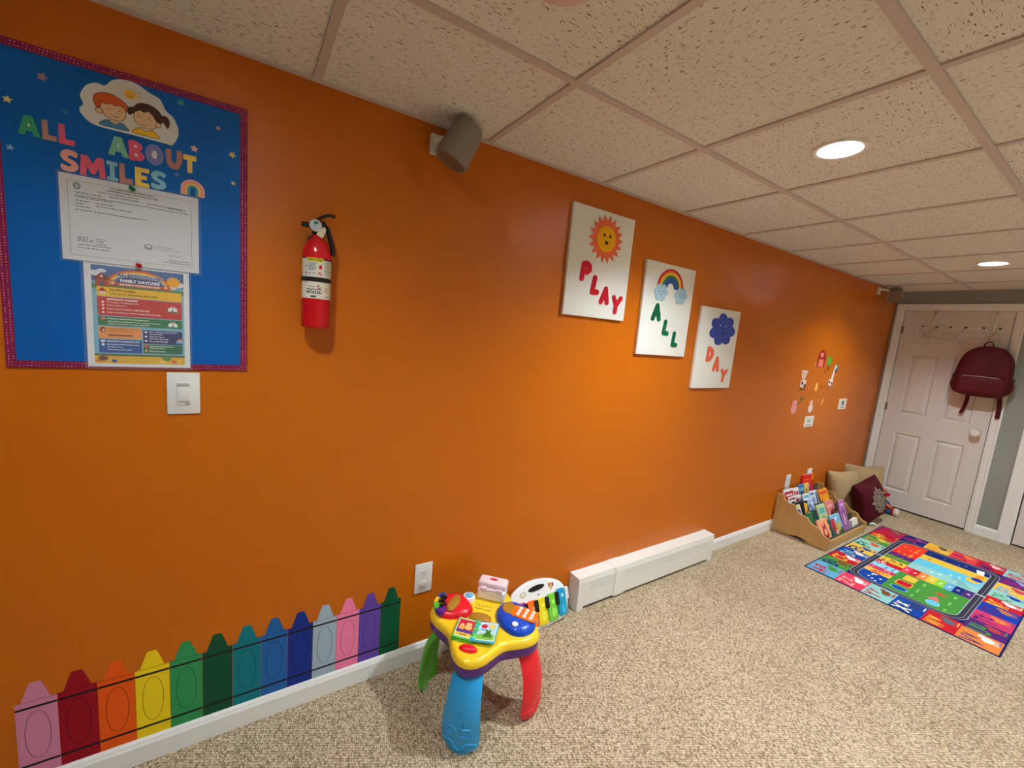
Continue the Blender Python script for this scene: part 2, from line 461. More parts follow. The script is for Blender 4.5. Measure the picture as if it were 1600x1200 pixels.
d1 = door(1, D1[0]-.002, D1[1]+.002, .016, 1.986)
d2 = door(2, D2[0]-.005, D2[1]+.002, .016, 1.986)
for z in (1.80, 1.02, .25):
    bm = bmesh.new(); cyl(bm, (XD-.004, -.0845, z-.035), (XD-.004, -.0845, z+.035), .0055, 12); box(bm, (XD+.0015, -.10, z-.035), (XD+.0035, -.0875, z+.035))
    struct('door_hinge', bm, mat('hinge_metal', C(150, 140, 128), .35, .5, .8), d1)
bm = bmesh.new(); A = axisframe((XD+.003, -.739, .905), (-1, 0, 0))
lathe(bm, [(.032, 0), (.032, .005), (.014, .008), (.012, .028), (.022, .034), (.03, .044), (.031, .054), (.025, .064), (.012, .068), (.001, .069)], A, 28)
kn = struct('door_knob', bm, m_chrome, d1, smooth=False, auto=35)
bm = bmesh.new()
lathe(bm, [(.0335, .034), (.0345, .045), (.0345, .058), (.029, .069), (.014, .0725), (.001, .0727)], A, 28, cap0=False)
struct('knob_cover', bm, mat('white_knob_cover', C(238, 232, 226), .25, .5), kn, auto=35)

# ------------------------------------------------------------------ ceiling fixtures
def lens_mat(k):
    m = bpy.data.materials.new('lamp_lens'); m.use_nodes = True; nt = m.node_tree; nt.nodes.remove(nt.nodes['Principled BSDF'])
    e = nt.nodes.new('ShaderNodeEmission'); e.inputs[0].default_value = LAMP_COL+(1,); e.inputs[1].default_value = LAMP*k
    nt.links.new(e.outputs[0], nt.nodes['Material Output'].inputs[0]); return m
names_ = ['lit round recessed ceiling light above the wall canvases, larger of the two seen', 'lit round recessed ceiling light near the door, the farther and smaller one',
          'recessed ceiling light above the bulletin board, out of frame']
names_ += ['recessed ceiling light behind the photographer, %s row from the orange wall, %s' % (r_, c_) for r_ in ('third', 'fourth') for c_ in ('leftmost', 'second from the left', 'second from the door', 'nearest the door')]
for (x, y, k), lab in zip(DOWNLIGHTS, names_):
    t = thing('recessed_light', (x, y, H), lab, 'ceiling light', 'recessed lights in the tile ceiling')
    M = Matrix.Translation((x, y, 0))
    bm = bmesh.new(); lathe(bm, [(.081, TZ), (.081, TZ-.005), (.076, TZ-.008), (.064, TZ-.006), (.060, TZ), (.054, TZ+.050), (.054, TZ+.052), (.083, TZ+.052), (.083, TZ+.0005)], M, 40, cap0=False, cap1=False)
    obj('trim_ring', bm, m_white, t, auto=40)
    bm = bmesh.new(); lathe(bm, [(.0535, TZ+.045), (.0535, TZ+.049)], M, 32)
    obj('lens', bm, lens_mat(k), t)
t = thing('smoke_detector', (.503, -.82, H), 'round off-white smoke detector on the ceiling, cut off by the top edge', 'smoke detector')
M = Matrix.Translation((.510, -.812, 0))
bm = bmesh.new(); lathe(bm, [(.080, TZ), (.082, TZ-.014), (.081, TZ-.028), (.074, TZ-.035), (.05, TZ-.038), (.02, TZ-.038), (.001, TZ-.038)], M, 40)
obj('housing', bm, mat('aged_white_plastic', C(226, 205, 192), .4), t, auto=40)
bm = bmesh.new(); lathe(bm, [(.081, TZ-.014), (.0835, TZ-.0155), (.081, TZ-.017)], M, 40, cap0=False, cap1=False); obj('vent_ring', bm, m_grid, t)

# ------------------------------------------------------------------ wall speakers
m_spk = mat('grey_speaker_shell', C(146, 134, 126), .5); m_grille = mat('brown_speaker_grille', C(128, 104, 86), .7)
def speaker(loc, axis, plate, label, ln=.15):
    t = thing('wall_speaker', (plate[0], 0, plate[2]), label, 'speaker', 'small grey surround speakers high on the orange wall')
    M = axisframe(loc, axis, (0, -1, 0))
    def ring(rx, ry, z, e=2.6, n=36):
        o = []
        for i in range(n):
            a = 2*PI*i/n; c, s_ = math.cos(a), math.sin(a)
            o.append(M @ Vector((rx*abs(c)**(2/e)*(1 if c >= 0 else -1), ry*abs(s_)**(2/e)*(1 if s_ >= 0 else -1), z)))
        return o
    bm = bmesh.new()
    loft(bm, [ring(.03, .026, -ln/2), ring(.046, .042, -ln/2+.006), ring(.052, .049, -ln/2+.02), ring(.056, .054, -ln*.1), ring(.058, .056, ln/2-.006), ring(.0575, .0555, ln/2), ring(.052, .050, ln/2), ring(.051, .049, ln/2-.004)])
    obj('shell', bm, m_spk, t, auto=35)
    bm = bmesh.new(); loft(bm, [ring(.0505, .0485, ln/2-.006), ring(.0505, .0485, ln/2-.001), ring(.038, .036, ln/2+.001), ring(.036, .034, ln/2-.001), ring(.001, .001, ln/2+.001)])
    obj('grille', bm, m_grille, t, auto=35)
    bm = bmesh.new(); x, _, z = plate
    box(bm, (x-.017, -.022, z-.034), (x+.017, 0, z+.034), .004); tube(bm, [(x, -.012, z+.01), (x+.008, -.045, z+.012), Vector(loc)-Vector(axis).normalized()*.02], .009, 10)
    obj('wall_bracket', bm, m_white, t, auto=40, label='white wall bracket')
speaker((.626, -.105, 2.098), (-.40, .14, -.90), (.565, 0, 2.104), 'grey surround speaker on a white bracket between the fire extinguisher and the sun canvas')
speaker((5.10, -.105, 2.10), (-.80, -.25, -.5), (4.99, 0, 2.12), 'small grey surround speaker in the far corner beside the white door', .13)

# ------------------------------------------------------------------ bulletin board
bt = thing('bulletin_board', (-.258, 0, 1.265), 'blue paper bulletin board with a maroon dotted border and cut-out letters', 'bulletin board')
bx0, bx1, bz0, bz1 = -.510, -.006, 1.266, 2.031
a = Art(wallf()); a.solid([(bx0, bz0), (bx1, bz0), (bx1, bz1), (bx0, bz1)], .0005, .004, C(0, 92, 172)); a.build('backing_paper', PAPER, bt)
a = Art(wallf(.004), .0002); bw = .0165
rb_ = random.Random(5)
for x0, z0, x1, z1 in ((bx0-.001, bz0-.001, bx1+.001, bz0+bw), (bx0-.001, bz1-bw, bx1+.001, bz1+.001), (bx0-.001, bz0+bw, bx0+bw, bz1-bw), (bx1-bw, bz0+bw, bx1+.001, bz1-bw)):
    a.solid([(x0, z0), (x1, z0), (x1, z1), (x0, z1)], 0, .0008, C(132, 22, 62))
    n = int(max(x1-x0, z1-z0)/.0065)
    for i in range(n):
        t_ = (i+.5)/n
        for o in (.28, .72):
            if x1-x0 > z1-z0: px, pz = x0+(x1-x0)*t_+(.0015 if o > .5 else 0), z0+(z1-z0)*o
            else: px, pz = x0+(x1-x0)*o, z0+(z1-z0)*t_+(.0015 if o > .5 else 0)
            a.poly(ell(px, pz, .0016, .001, 6, rb_.random()*3), rb_.choice([C(235, 190, 205), C(200, 130, 165), C(225, 150, 90), C(120, 80, 160)]), z=.0011)
a.build('border_trim', PAPER, bt)
F = wallf(.004)
def letter_poly(ch):
    """chunky cut-out letters in a unit box"""
    P = {'L': [[(.02, 0), (.95, 0), (.98, .27), (.42, .28), (.40, 1), (.03, 1)]],
         'A': [[(0, 0), (.30, 0), (.36, .22), (.64, .22), (.70, 0), (1, 0), (.68, 1), (.32, 1)], [(.44, .45), (.56, .45), (.5, .66)]],
         'T': [[(.30, 0), (.68, 0), (.68, .70), (1, .72), (1, 1), (0, 1), (0, .70), (.30, .70)]],
         'I': [[(.05, 0), (.95, 0), (.95, .2), (.70, .2), (.70, .8), (.95, .8), (.95, 1), (.05, 1), (.05, .8), (.30, .8), (.30, .2), (.05, .2)]],
         'E': [[(0, 0), (.95, 0), (.95, .24), (.42, .24), (.42, .4), (.8, .4), (.8, .62), (.42, .62), (.42, .77), (.95, .77), (.97, 1), (0, 1)]],
         'M': [[(0, 0), (.25, 0), (.26, .5), (.42, .12), (.58, .12), (.74, .5), (.75, 0), (1, 0), (.94, 1), (.68, 1), (.5, .62), (.32, 1), (.06, 1)]],
         'B': [catmull([(0, 0), (0, .5), (0, 1), (.55, 1), (.86, .82), (.78, .6), (.66, .54), (.9, .42), (.98, .22), (.8, .03), (.5, 0)], 5), ell(.42, .74, .10, .08, 10), ell(.44, .28, .11, .09, 10)],
         'O': [ell(.5, .5, .5, .5, 28), ell(.5, .5, .15, .2, 14)],
         'U': [catmull([(0, 1), (.16, 1), (.33, 1), (.34, .5), (.5, .3), (.66, .5), (.68, 1), (.84, 1), (1, 1), (.99, .4), (.75, .04), (.5, -.01), (.22, .05), (.01, .4)], 4)],
         'S': [catmull([(.95, .93), (.9, .7), (.62, .76), (.40, .70), (.48, .62), (.85, .5), (1, .28), (.86, .08), (.5, -.02), (.05, .05), (.06, .3), (.4, .24), (.6, .28), (.56, .36), (.2, .48), (.02, .7), (.14, .92), (.5, 1.03)], 4)]}
    return P[ch]
LET = [('A', -.465, 1.827, -.427, 1.872, (60, 160, 110)), ('L', -.425, 1.826, -.399, 1.871, (188, 138, 122)), ('L', -.397, 1.825, -.368, 1.871, (236, 96, 124)),
       ('A', -.308, 1.825, -.268, 1.872, (130, 190, 160)), ('B', -.267, 1.824, -.236, 1.871, (232, 92, 124)), ('O', -.235, 1.822, -.197, 1.875, (128, 128, 190)), ('U', -.192, 1.823, -.158, 1.872, (190, 128, 106)), ('T', -.155, 1.822, -.126, 1.869, (248, 208, 100)),
       ('S', -.396, 1.763, -.364, 1.813, (244, 170, 155)), ('M', -.362, 1.761, -.314, 1.810, (232, 100, 120)), ('I', -.313, 1.760, -.290, 1.808, (140, 190, 205)), ('L', -.288, 1.760, -.261, 1.809, (190, 128, 110)), ('E', -.257, 1.759, -.227, 1.808, (250, 210, 90)), ('S', -.225, 1.762, -.193, 1.808, (140, 200, 210))]
for ch, x0, z0, x1, z1, c in LET:
    a = Art(F); ps = letter_poly(ch)
    a.solid([(x0+(x1-x0)*u, z0+(z1-z0)*v) for u, v in ps[0]], .0003, .0012, C(*c))
    for h in ps[1:]: a.poly([(x0+(x1-x0)*u, z0+(z1-z0)*v) for u, v in h], C(225, 225, 215), z=.0014)
    a.build('letter_'+ch.lower(), PAPER, bt, label='cut-out letter %s' % ch)
for x, z, c, r in ((-.419, 1.967, (170, 128, 132), .011), (-.478, 1.897, (240, 215, 140), .009), (-.383, 1.901, (30, 130, 150), .007), (-.479, 1.791, (130, 175, 205), .008), (-.158, 1.999, (60, 160, 140), .010), (-.075, 1.960, (205, 160, 150), .007), (-.130, 1.889, (245, 200, 180), .010), (-.042, 1.898, (245, 215, 120), .010), (-.040, 1.820, (225, 200, 150), .007), (-.170, 1.811, (110, 130, 190), .007)):
    a = Art(F); rr = random.uniform(0, 1)
    a.solid([(x+(r if i % 2 == 0 else r*.48)*math.sin(i*PI/5+rr), z+(r if i % 2 == 0 else r*.48)*math.cos(i*PI/5+rr)) for i in range(10)], .0003, .001, C(*c)); a.build('star', PAPER, bt)
# rainbow cut-out
a = Art(F)
for i, (r, c) in enumerate(((.027, (240, 175, 165)), (.0215, (245, 150, 110)), (.0175, (245, 210, 120)), (.0135, (130, 180, 130)), (.0095, (60, 130, 190)), (.0050, (0, 92, 172)))):
    pts = [(-.135+r*math.cos(t), 1.778+r*math.sin(t)) for t in [PI*k/16 for k in range(17)]]+[(-.135-r, 1.762), (-.135+r, 1.762)]
    if i == 0: a.solid(pts, .0002, .001, C(*c))
    else: a.poly(pts, C(*c), z=.001+i*.00015)
a.build('rainbow', PAPER, bt)
# cloud picture of two children and a sun
a = Art(F, .00018)
cl = catmull([(-.330, 1.888), (-.353, 1.905), (-.357, 1.919), (-.350, 1.931), (-.355, 1.950), (-.344, 1.975), (-.326, 1.988), (-.309, 1.988), (-.296, 2.004), (-.276, 2.014), (-.249, 2.014), (-.224, 2.001), (-.202, 1.992), (-.190, 1.968), (-.174, 1.954), (-.165, 1.930), (-.166, 1.908), (-.178, 1.885), (-.19, 1.884), (-.26, 1.886)], 4)
a.solid(cl, .0002, .001, C(226, 224, 218)); a.M = wallf(.005); OUT = C(70, 35, 25)
def shp(pts, c, l, sub=4, ow=.0012):
    p = catmull(pts, sub); a.poly(p, C(*c), l); a.stroke(p, ow, OUT, l+.5, True)
shp([(-.322, 1.892), (-.317, 1.901), (-.306, 1.908), (-.290, 1.906), (-.279, 1.908), (-.271, 1.901), (-.267, 1.892), (-.295, 1.8915)], (75, 135, 180), 1)
a.poly(ell(-.293, 1.908, .008, .006, 12), C(235, 190, 150), 2)
shp([(-.320, 1.942), (-.305, 1.952), (-.286, 1.952), (-.272, 1.944), (-.271, 1.927), (-.278, 1.914), (-.290, 1.910), (-.304, 1.912), (-.314, 1.920), (-.318, 1.930)], (238, 196, 156), 3)
shp([(-.326, 1.930), (-.328, 1.924), (-.323, 1.918), (-.316, 1.921), (-.315, 1.930)], (238, 196, 156), 4)
shp([(-.325, 1.931), (-.331, 1.945), (-.328, 1.960), (-.315, 1.969), (-.297, 1.971), (-.278, 1.963), (-.267, 1.952), (-.269, 1.938), (-.275, 1.945), (-.284, 1.949), (-.291, 1.945), (-.300, 1.948), (-.308, 1.944), (-.316, 1.945), (-.319, 1.935)], (214, 92, 44), 5)
shp([(-.259, 1.892), (-.254, 1.902), (-.245, 1.908), (-.231, 1.904), (-.219, 1.909), (-.210, 1.902), (-.206, 1.892), (-.232, 1.8915)], (240, 190, 50), 1)
shp([(-.198, 1.951), (-.189, 1.952), (-.183, 1.942), (-.186, 1.924), (-.193, 1.931), (-.198, 1.940)], (72, 40, 30), 1)
shp([(-.265, 1.934), (-.267, 1.948), (-.258, 1.954), (-.250, 1.950), (-.254, 1.942)], (72, 40, 30), 1)
shp([(-.253, 1.946), (-.238, 1.954), (-.222, 1.952), (-.209, 1.940), (-.207, 1.925), (-.216, 1.914), (-.230, 1.910), (-.245, 1.912), (-.254, 1.924)], (236, 192, 150), 3)
shp([(-.209, 1.932), (-.203, 1.932), (-.201, 1.925), (-.206, 1.919), (-.212, 1.922)], (236, 192, 150), 4)
shp([(-.257, 1.944), (-.252, 1.960), (-.240, 1.969), (-.222, 1.970), (-.205, 1.961), (-.197, 1.945), (-.200, 1.931), (-.210, 1.934), (-.217, 1.945), (-.226, 1.953), (-.234, 1.948), (-.243, 1.951), (-.250, 1.946)], (72, 40, 30), 5)
for cx, cz in ((-.300, 1.933), (-.281, 1.932), (-.245, 1.933), (-.224, 1.932)):
    a.stroke([(cx+.0045*math.cos(t), cz+.003*math.sin(t)) for t in [PI*k/6 for k in range(7)]], .0010, OUT, 6.5)
    a.stroke([(cx-.003, cz+.0075), (cx+.002, cz+.009)], .0009, OUT, 6.5)
for cx, cz in ((-.291, 1.924), (-.236, 1.923)):
    a.stroke([(cx+.008*math.cos(t), cz-.006*math.sin(t)) for t in [PI*(.1+.8*k/8) for k in range(9)]], .0011, OUT, 6.5)
    a.stroke([(cx+.001, cz+.005), (cx+.003, cz+.003), (cx+.0005, cz+.002)], .0009, OUT, 6.5)
a.ell(-.261, 1.983, .0125, .0115, C(240, 185, 70), 3)
a.ell(-.265, 1.986, .0012, .0012, OUT, 4); a.ell(-.257, 1.986, .0012, .0012, OUT, 4)
a.stroke([(-.261+.006*math.cos(t), 1.982-.005*math.sin(t)) for t in [PI*(.1+.8*k/8) for k in range(9)]], .001, OUT, 4)
for k in range(7):
    t = PI*(-.05+1.1*k/6); a.stroke([(-.261+.0155*math.cos(t), 1.983+.0145*math.sin(t)), (-.261+.019*math.cos(t), 1.983+.018*math.sin(t))], .001, C(170, 150, 140), 3)
a.build('cloud_picture', PAPER, bt, label='white cloud picture of two smiling children under a sun')

m_lam = mat('laminate_film', (1, 1, 1, 1), .12, .5)
bsdf(m_lam).inputs['Alpha'].default_value = .08
def laminate(parent, x0, z0, x1, z1, off, skew=0):
    bm = bmesh.new(); n = 24
    rows = []
    for j in range(13):
        r = []
        for i in range(n+1):
            u, v = i/n, j/12
            r.append(bm.verts.new((x0+(x1-x0)*u, -(off+.0012+.0004*math.sin(u*19+v*2)+.0003*math.sin(u*37+1)), z0+(z1-z0)*v+skew*u)))
        rows.append(r)
    for p, q in zip(rows, rows[1:]):
        for i in range(n): bm.faces.new((p[i], p[i+1], q[i+1], q[i]))
    obj('laminate_sleeve', bm, m_lam, parent, smooth=True, label='clear plastic sleeve')
# certificate sheet
ct = thing('certificate_sheet', (-.262, 0, 1.545), 'laminated white certificate with small black print, pinned across the board', 'notice')
a = Art(wallf(.0088), .0002); INK = C(60, 60, 62)
a.solid([(-.400, 1.547), (-.123, 1.548), (-.123, 1.757), (-.400, 1.757)], -.0008, 0, C(222, 222, 224))
for l_ in (((-.385, 1.560), (-.139, 1.561), (-.139, 1.744), (-.385, 1.743)),): a.stroke(list(l_), .0008, C(130, 130, 134), 1, True)
a.ell(-.368, 1.731, .007, .009, C(120, 140, 140), 1); a.ell(-.368, 1.731, .004, .006, C(180, 195, 195), 1.5)
a.text('THE COMMONWEALTH OF MASSACHUSETTS', -.262, 1.737, .0042, INK, 1, w=.088, align='C', bold=.03)
a.text('DEPARTMENT OF EARLY EDUCATION AND CARE', -.262, 1.7305, .0042, INK, 1, w=.10, align='C', bold=.03)
a.text('LICENSE TO PROVIDE FAMILY CHILD CARE', -.29, 1.7235, .0034, INK, 1, w=.08, align='C')
rr = random.Random(2)
def fake_line(x, z, wd, h=.0017, c=INK, l=1):
    x1 = x+wd
    while x < x1:
        ww = rr.uniform(.003, .009); a.rect(x, z, min(x+ww, x1), z+h, c, l); x += ww+.0018
for z, x, wd in ((1.7145, -.372, .05), (1.7145, -.19, .038), (1.7075, -.372, .225), (1.7035, -.372, .07), (1.695, -.372, .026), (1.695, -.335, .035), (1.688, -.372, .016), (1.688, -.335, .07), (1.681, -.372, .028), (1.6725, -.372, .03), (1.6725, -.339, .105), (1.605, -.372, .02), (1.600, -.372, .03), (1.5955, -.372, .03), (1.5865, -.372, .065), (1.605, -.337, .018), (1.599, -.337, .016), (1.592, -.337, .022), (1.579, -.372, .06), (1.574, -.19, .045), (1.568, -.2, .058)): fake_line(x, z, wd)
a.rect(-.31, 1.7165, -.25, 1.7205, C(170, 170, 174), 1); a.rect(-.235, 1.716, -.16, 1.7185, C(150, 150, 154), 1)
a.ell(-.233, 1.604, .009, .008, C(150, 155, 158), 1); a.ell(-.233, 1.606, .005, .004, C(222, 222, 224), 1.5)
fake_line(-.220, 1.606, .04, .0022, C(165, 168, 172)); fake_line(-.220, 1.600, .055, .0022, C(165, 168, 172))
a.stroke([(-.195+.005*k, 1.588+.003*math.sin(k*2.3)) for k in range(8)], .0007, INK, 1)
a.build('paper', PAPER, ct); laminate(ct, -.404, 1.542, -.116, 1.762, .0090)
# emergency poster
pt = thing('information_poster', (-.255, 0, 1.268), 'laminated colourful emergency information poster pinned under the certificate', 'notice')
a = Art(wallf(.0058), .0002)
a.solid([(-.364, 1.271), (-.147, 1.271), (-.147, 1.546), (-.364, 1.546)], -.0008, 0, C(226, 226, 228))
x0, x1, z0, z1 = -.3505, -.1595, 1.280, 1.541
a.rect(x0, z0, x1, z1, C(120, 175, 200), 1); a.rect(x0, 1.500, x1, z1, C(70, 110, 165), 1.3)
a.rect(x0, z0, x1, 1.301, C(225, 175, 40), 1.4); a.rect(x0, 1.301, x1, 1.306, C(70, 100, 40), 1.4); a.rect(x0, 1.480, x1, 1.492, C(90, 130, 70), 1.5)
for px, pz, r_ in ((-.342, 1.52, .012), (-.330, 1.527, .009), (-.17, 1.508, .012), (-.185, 1.500, .010)): a.ell(px, pz, r_, r_*.6, C(225, 225, 230), 1.7)
for i, c in enumerate(((205, 90, 60), (235, 150, 70), (240, 205, 110), (90, 120, 180))):
    a.poly([(-.255+(.068-.004*i)*math.cos(t), 1.492+(.046-.004*i)*math.sin(t)) for t in [PI*k/20 for k in range(21)]], C(*c), 1.8+.1*i)
a.poly([(-.255+.052*math.cos(t), 1.490+.03*math.sin(t)) for t in [PI*k/20 for k in range(21)]], C(60, 70, 120), 2.3)
a.rect(-.343, 1.486, -.318, 1.507, C(170, 70, 50), 2.4); a.poly([(-.348, 1.505), (-.3305, 1.523), (-.313, 1.505)], C(140, 50, 40), 2.5); a.ell(-.3305, 1.492, .004, .006, C(60, 100, 120), 2.6); a.ell(-.3305, 1.513, .003, .003, C(240, 220, 160), 2.6)
a.ell(-.182, 1.515, .014, .013, C(245, 175, 50), 2.5)
for k in range(12): t = 2*PI*k/12; a.stroke([(-.182+.013*math.cos(t), 1.515+.012*math.sin(t)), (-.182+.018*math.cos(t), 1.515+.017*math.sin(t))], .002, C(245, 175, 50), 2.4)
a.text('All About Smiles', -.2530, 1.5145, .0125, C(240, 240, 240), 2.9, w=.098, bold=.07, align='C'); a.text('All About Smiles', -.2530, 1.515, .0115, C(25, 60, 120), 3.2, w=.096, bold=.025, align='C')
a.text('FAMILY DAYCARE', -.2530, 1.5020, .0085, C(245, 245, 245), 3.2, w=.082, bold=.04, align='C')
a.poly([(-.300, 1.491), (-.206, 1.491), (-.200, 1.500), (-.306, 1.500)], C(200, 100, 60), 2.8); a.text('EMERGENCY INFORMATION SHEET', -.2530, 1.4935, .0045, C(250, 240, 230), 3.2, w=.084, bold=.03, align='C')
for px in (-.309, -.199): a.ell(px, 1.4965, .007, .008, C(190, 80, 50), 3.0); a.ell(px, 1.498, .004, .004, C(240, 200, 160), 3.2)
def panel(x0, z0, x1, z1, c): a.poly(rrect(x0, z0, x1, z1, .002), C(*c), 2.5)
W_, K_ = C(240, 238, 235), C(40, 30, 20)
panel(-.341, 1.461, -.1645, 1.486, (238, 186, 40)); a.poly([(-.339, 1.474), (-.330, 1.484), (-.321, 1.474)], C(170, 50, 40), 3); a.rect(-.336, 1.466, -.324, 1.474, C(225, 200, 170), 3)
a.text('Our FDC Location', -.316, 1.4760, .0062, K_, 3.2, w=.052, bold=.03); a.text('2 Orrulo Cir, Shrewsbury, MA 01545', -.316, 1.4655, .0058, K_, 3.2, w=.097, bold=.025)
panel(-.341, 1.410, -.1645, 1.4595, (196, 48, 44)); a.text('EMERGENCY NUMBERS', -.322, 1.4515, .0048, W_, 3.2, w=.062, bold=.04)
for z, s_, wd in ((1.4435, 'Fire Dept / Ambulance: 911', .064), (1.4355, 'Police Dept: 911', .038), (1.4265, 'Poison Control Center: 1-800-222-1222', .086), (1.4165, 'Dept. of Children & Families Hotline: 800-792-5200', .110)):
    a.text(s_, -.322, z, .0042, W_, 3.2, w=wd, bold=.02); a.ell(-.330, z+.002, .0025, .0028, W_, 3.2)
def hosp(x, z): a.rect(x-.010, z-.006, x+.010, z+.003, W_, 3); a.rect(x-.005, z-.006, x+.005, z+.007, W_, 3.1); a.rect(x-.002, z-.006, x+.002, z-.001, C(60, 110, 160), 3.3); a.rect(x-.0025, z+.003, x+.0025, z+.006, C(200, 50, 50), 3.3); a.rect(x-.014, z-.009, x+.014, z-.006, C(80, 140, 80), 3); 
for hx in (-.185,): hosp(hx, 1.439); hosp(hx, 1.395)
panel(-.341, 1.3835, -.1645, 1.4075, (38, 118, 66)); a.ell(-.331, 1.402, .005, .004, C(220, 120, 90), 3); a.text('Hospital Utilized for Emergencies:', -.322, 1.3995, .0046, W_, 3.2, w=.085, bold=.03); a.text('UMass Memorial Medical Center - University Campus', -.322, 1.3925, .0040, W_, 3.2, w=.11, bold=.02); a.text('55 Lake Avenue North, Worcester, MA 01655', -.322, 1.3865, .0036, W_, 3.2, w=.085, bold=.02)
panel(-.341, 1.3485, -.2535, 1.3800, (238, 150, 74)); a.ell(-.332, 1.371, .006, .007, C(60, 35, 30), 3); a.ell(-.331, 1.370, .0035, .0045, C(225, 170, 130), 3.2)
a.text('Designated Back-up: Only when', -.322, 1.3725, .0038, K_, 3.2, w=.064, bold=.02); a.text('the Emergency Contact is unavailable', -.322, 1.3665, .0034, K_, 3.2, w=.055, bold=.02); a.rect(-.3225, 1.3555, -.272, 1.3595, C(120, 70, 40), 3)
panel(-.341, 1.3095, -.2535, 1.3460, (28, 78, 150)); a.ell(-.333, 1.341, .005, .003, W_, 3); a.ell(-.333, 1.3315, .003, .004, W_, 3); a.text('EMERGENCY EVACUATION SITE', -.325, 1.3385, .0045, W_, 3.2, w=.066, bold=.03); a.text('Shrewsbury Police Department', -.325, 1.3300, .0042, W_, 3.2, w=.066, bold=.025); a.text('106 Maple Ave', -.325, 1.3230, .0040, W_, 3.2, w=.032, bold=.02); a.text('Shrewsbury, MA 01545', -.325, 1.3160, .0040, W_, 3.2, w=.05, bold=.02)
panel(-.2505, 1.3375, -.1645, 1.3755, (44, 38, 104)); a.text('Dept. of Early Education & Care', -.2375, 1.3690, .0040, W_, 3.2, w=.062, bold=.02); a.text('Regional Office', -.2375, 1.3635, .0038, W_, 3.2, w=.03, bold=.02); a.text('(508) Clark Street', -.2375, 1.3560, .0036, W_, 3.2, w=.032, bold=.02); a.text('Worcester, MA 01606', -.2375, 1.3500, .0038, W_, 3.2, w=.042, bold=.02); a.text('Phone: 508-798-5180', -.2375, 1.3430, .0038, W_, 3.2, w=.040, bold=.02)
for z in (1.369, 1.357, 1.345): a.ell(-.2445, z+.001, .0028, .0028, W_, 3)
a.rect(-.178, 1.342, -.162, 1.349, C(120, 170, 215), 3.3); a.poly([(-.177, 1.349), (-.170, 1.356), (-.163, 1.349)], C(235, 160, 110), 3.4)
panel(-.2505, 1.3105, -.1645, 1.3355, (26, 104, 62)); a.ell(-.2445, 1.331, .004, .004, C(230, 100, 60), 3); a.ell(-.2445, 1.318, .003, .004, C(210, 160, 130), 3)
a.text('Designated Fire Evacuation', -.2375, 1.3290, .0038, W_, 3.2, w=.054, bold=.02); a.text('Gathering Place', -.2375, 1.3235, .0038, W_, 3.2, w=.034, bold=.02); a.text('FDC Front Yard', -.2375, 1.3150, .0042, W_, 3.2, w=.034, bold=.02)
for px, pz, rx, c in ((-.334, 1.294, .010, (120, 60, 50)), (-.322, 1.288, .007, (230, 190, 60)), (-.312, 1.287, .006, (60, 90, 150)), (-.342, 1.287, .006, (220, 120, 60)), (-.21, 1.286, .008, (235, 200, 110)), (-.184, 1.288, .006, (220, 90, 60)), (-.172, 1.290, .007, (230, 190, 70)), (-.180, 1.297, .004, (235, 160, 60)), (-.2, 1.297, .01, (90, 140, 60))): a.ell(px, pz, rx, rx*.7, C(*c), 2.6)
a.build('paper', PAPER, pt); laminate(pt, -.370, 1.264, -.141, 1.550, .0066)
for x, z, c, nm in ((-.261, 1.748, (20, 110, 70), 'green push pin holding the certificate to the board'), (-.2525, 1.5505, (190, 20, 30), 'red push pin at the top of the poster')):
    bm = bmesh.new(); lathe(bm, [(.0055, 0), (.006, .002), (.003, .004), (.0028, .009), (.005, .011), (.005, .013), (.001, .0135)], axisframe((x, -.0100, z), (-.15, -1, .1)), 16)
    o = obj('push_pin', bm, mat('pin_plastic', C(*c), .25), None, auto=40); tag(o, nm, 'push pin', 'push pins on the board')

# ------------------------------------------------------------------ switch and outlets
def plate(name, x, z, wd, hh, label, cat, group=None):
    t = thing(name, (x, 0, z-hh/2), label, cat, group)
    bm = bmesh.new(); box(bm, (x-wd/2, -.006, z-hh/2), (x+wd/2, 0, z+hh/2), .0025, 2); obj('cover_plate', bm, m_white, t, auto=40); return t
t = plate('dimmer_switch', -.1635, 1.1945, .078, .125, 'white dimmer switch in a wide wall plate below the blue board', 'light switch')
bm = bmesh.new(); box(bm, (-.182, -.0085, 1.160), (-.146, -.005, 1.229), .001); obj('rocker_frame', bm, m_white, t, auto=40)
bm = bmesh.new(); box(bm, (-.178, -.0125, 1.171), (-.150, -.007, 1.215), .002); obj('rocker', bm, m_white, t, auto=40)
bm = bmesh.new(); box(bm, (-.160, -.0115, 1.164), (-.149, -.008, 1.169), .001); obj('dimmer_slider', bm, mat('grey_plastic', C(190, 188, 182), .4), t, auto=40)
bm = bmesh.new(); box(bm, (-.179, -.0105, 1.216), (-.149, -.008, 1.226), .001); obj('top_bar', bm, bpy.data.materials['grey_plastic'], t, auto=40)
for z in (1.244, 1.145):
    bm = bmesh.new(); lathe(bm, [(.0028, 0), (.0025, .001), (.001, .0014)], axisframe((-.1635, -.0058, z), (0, -1, 0)), 12); obj('screw', bm, m_white, t)
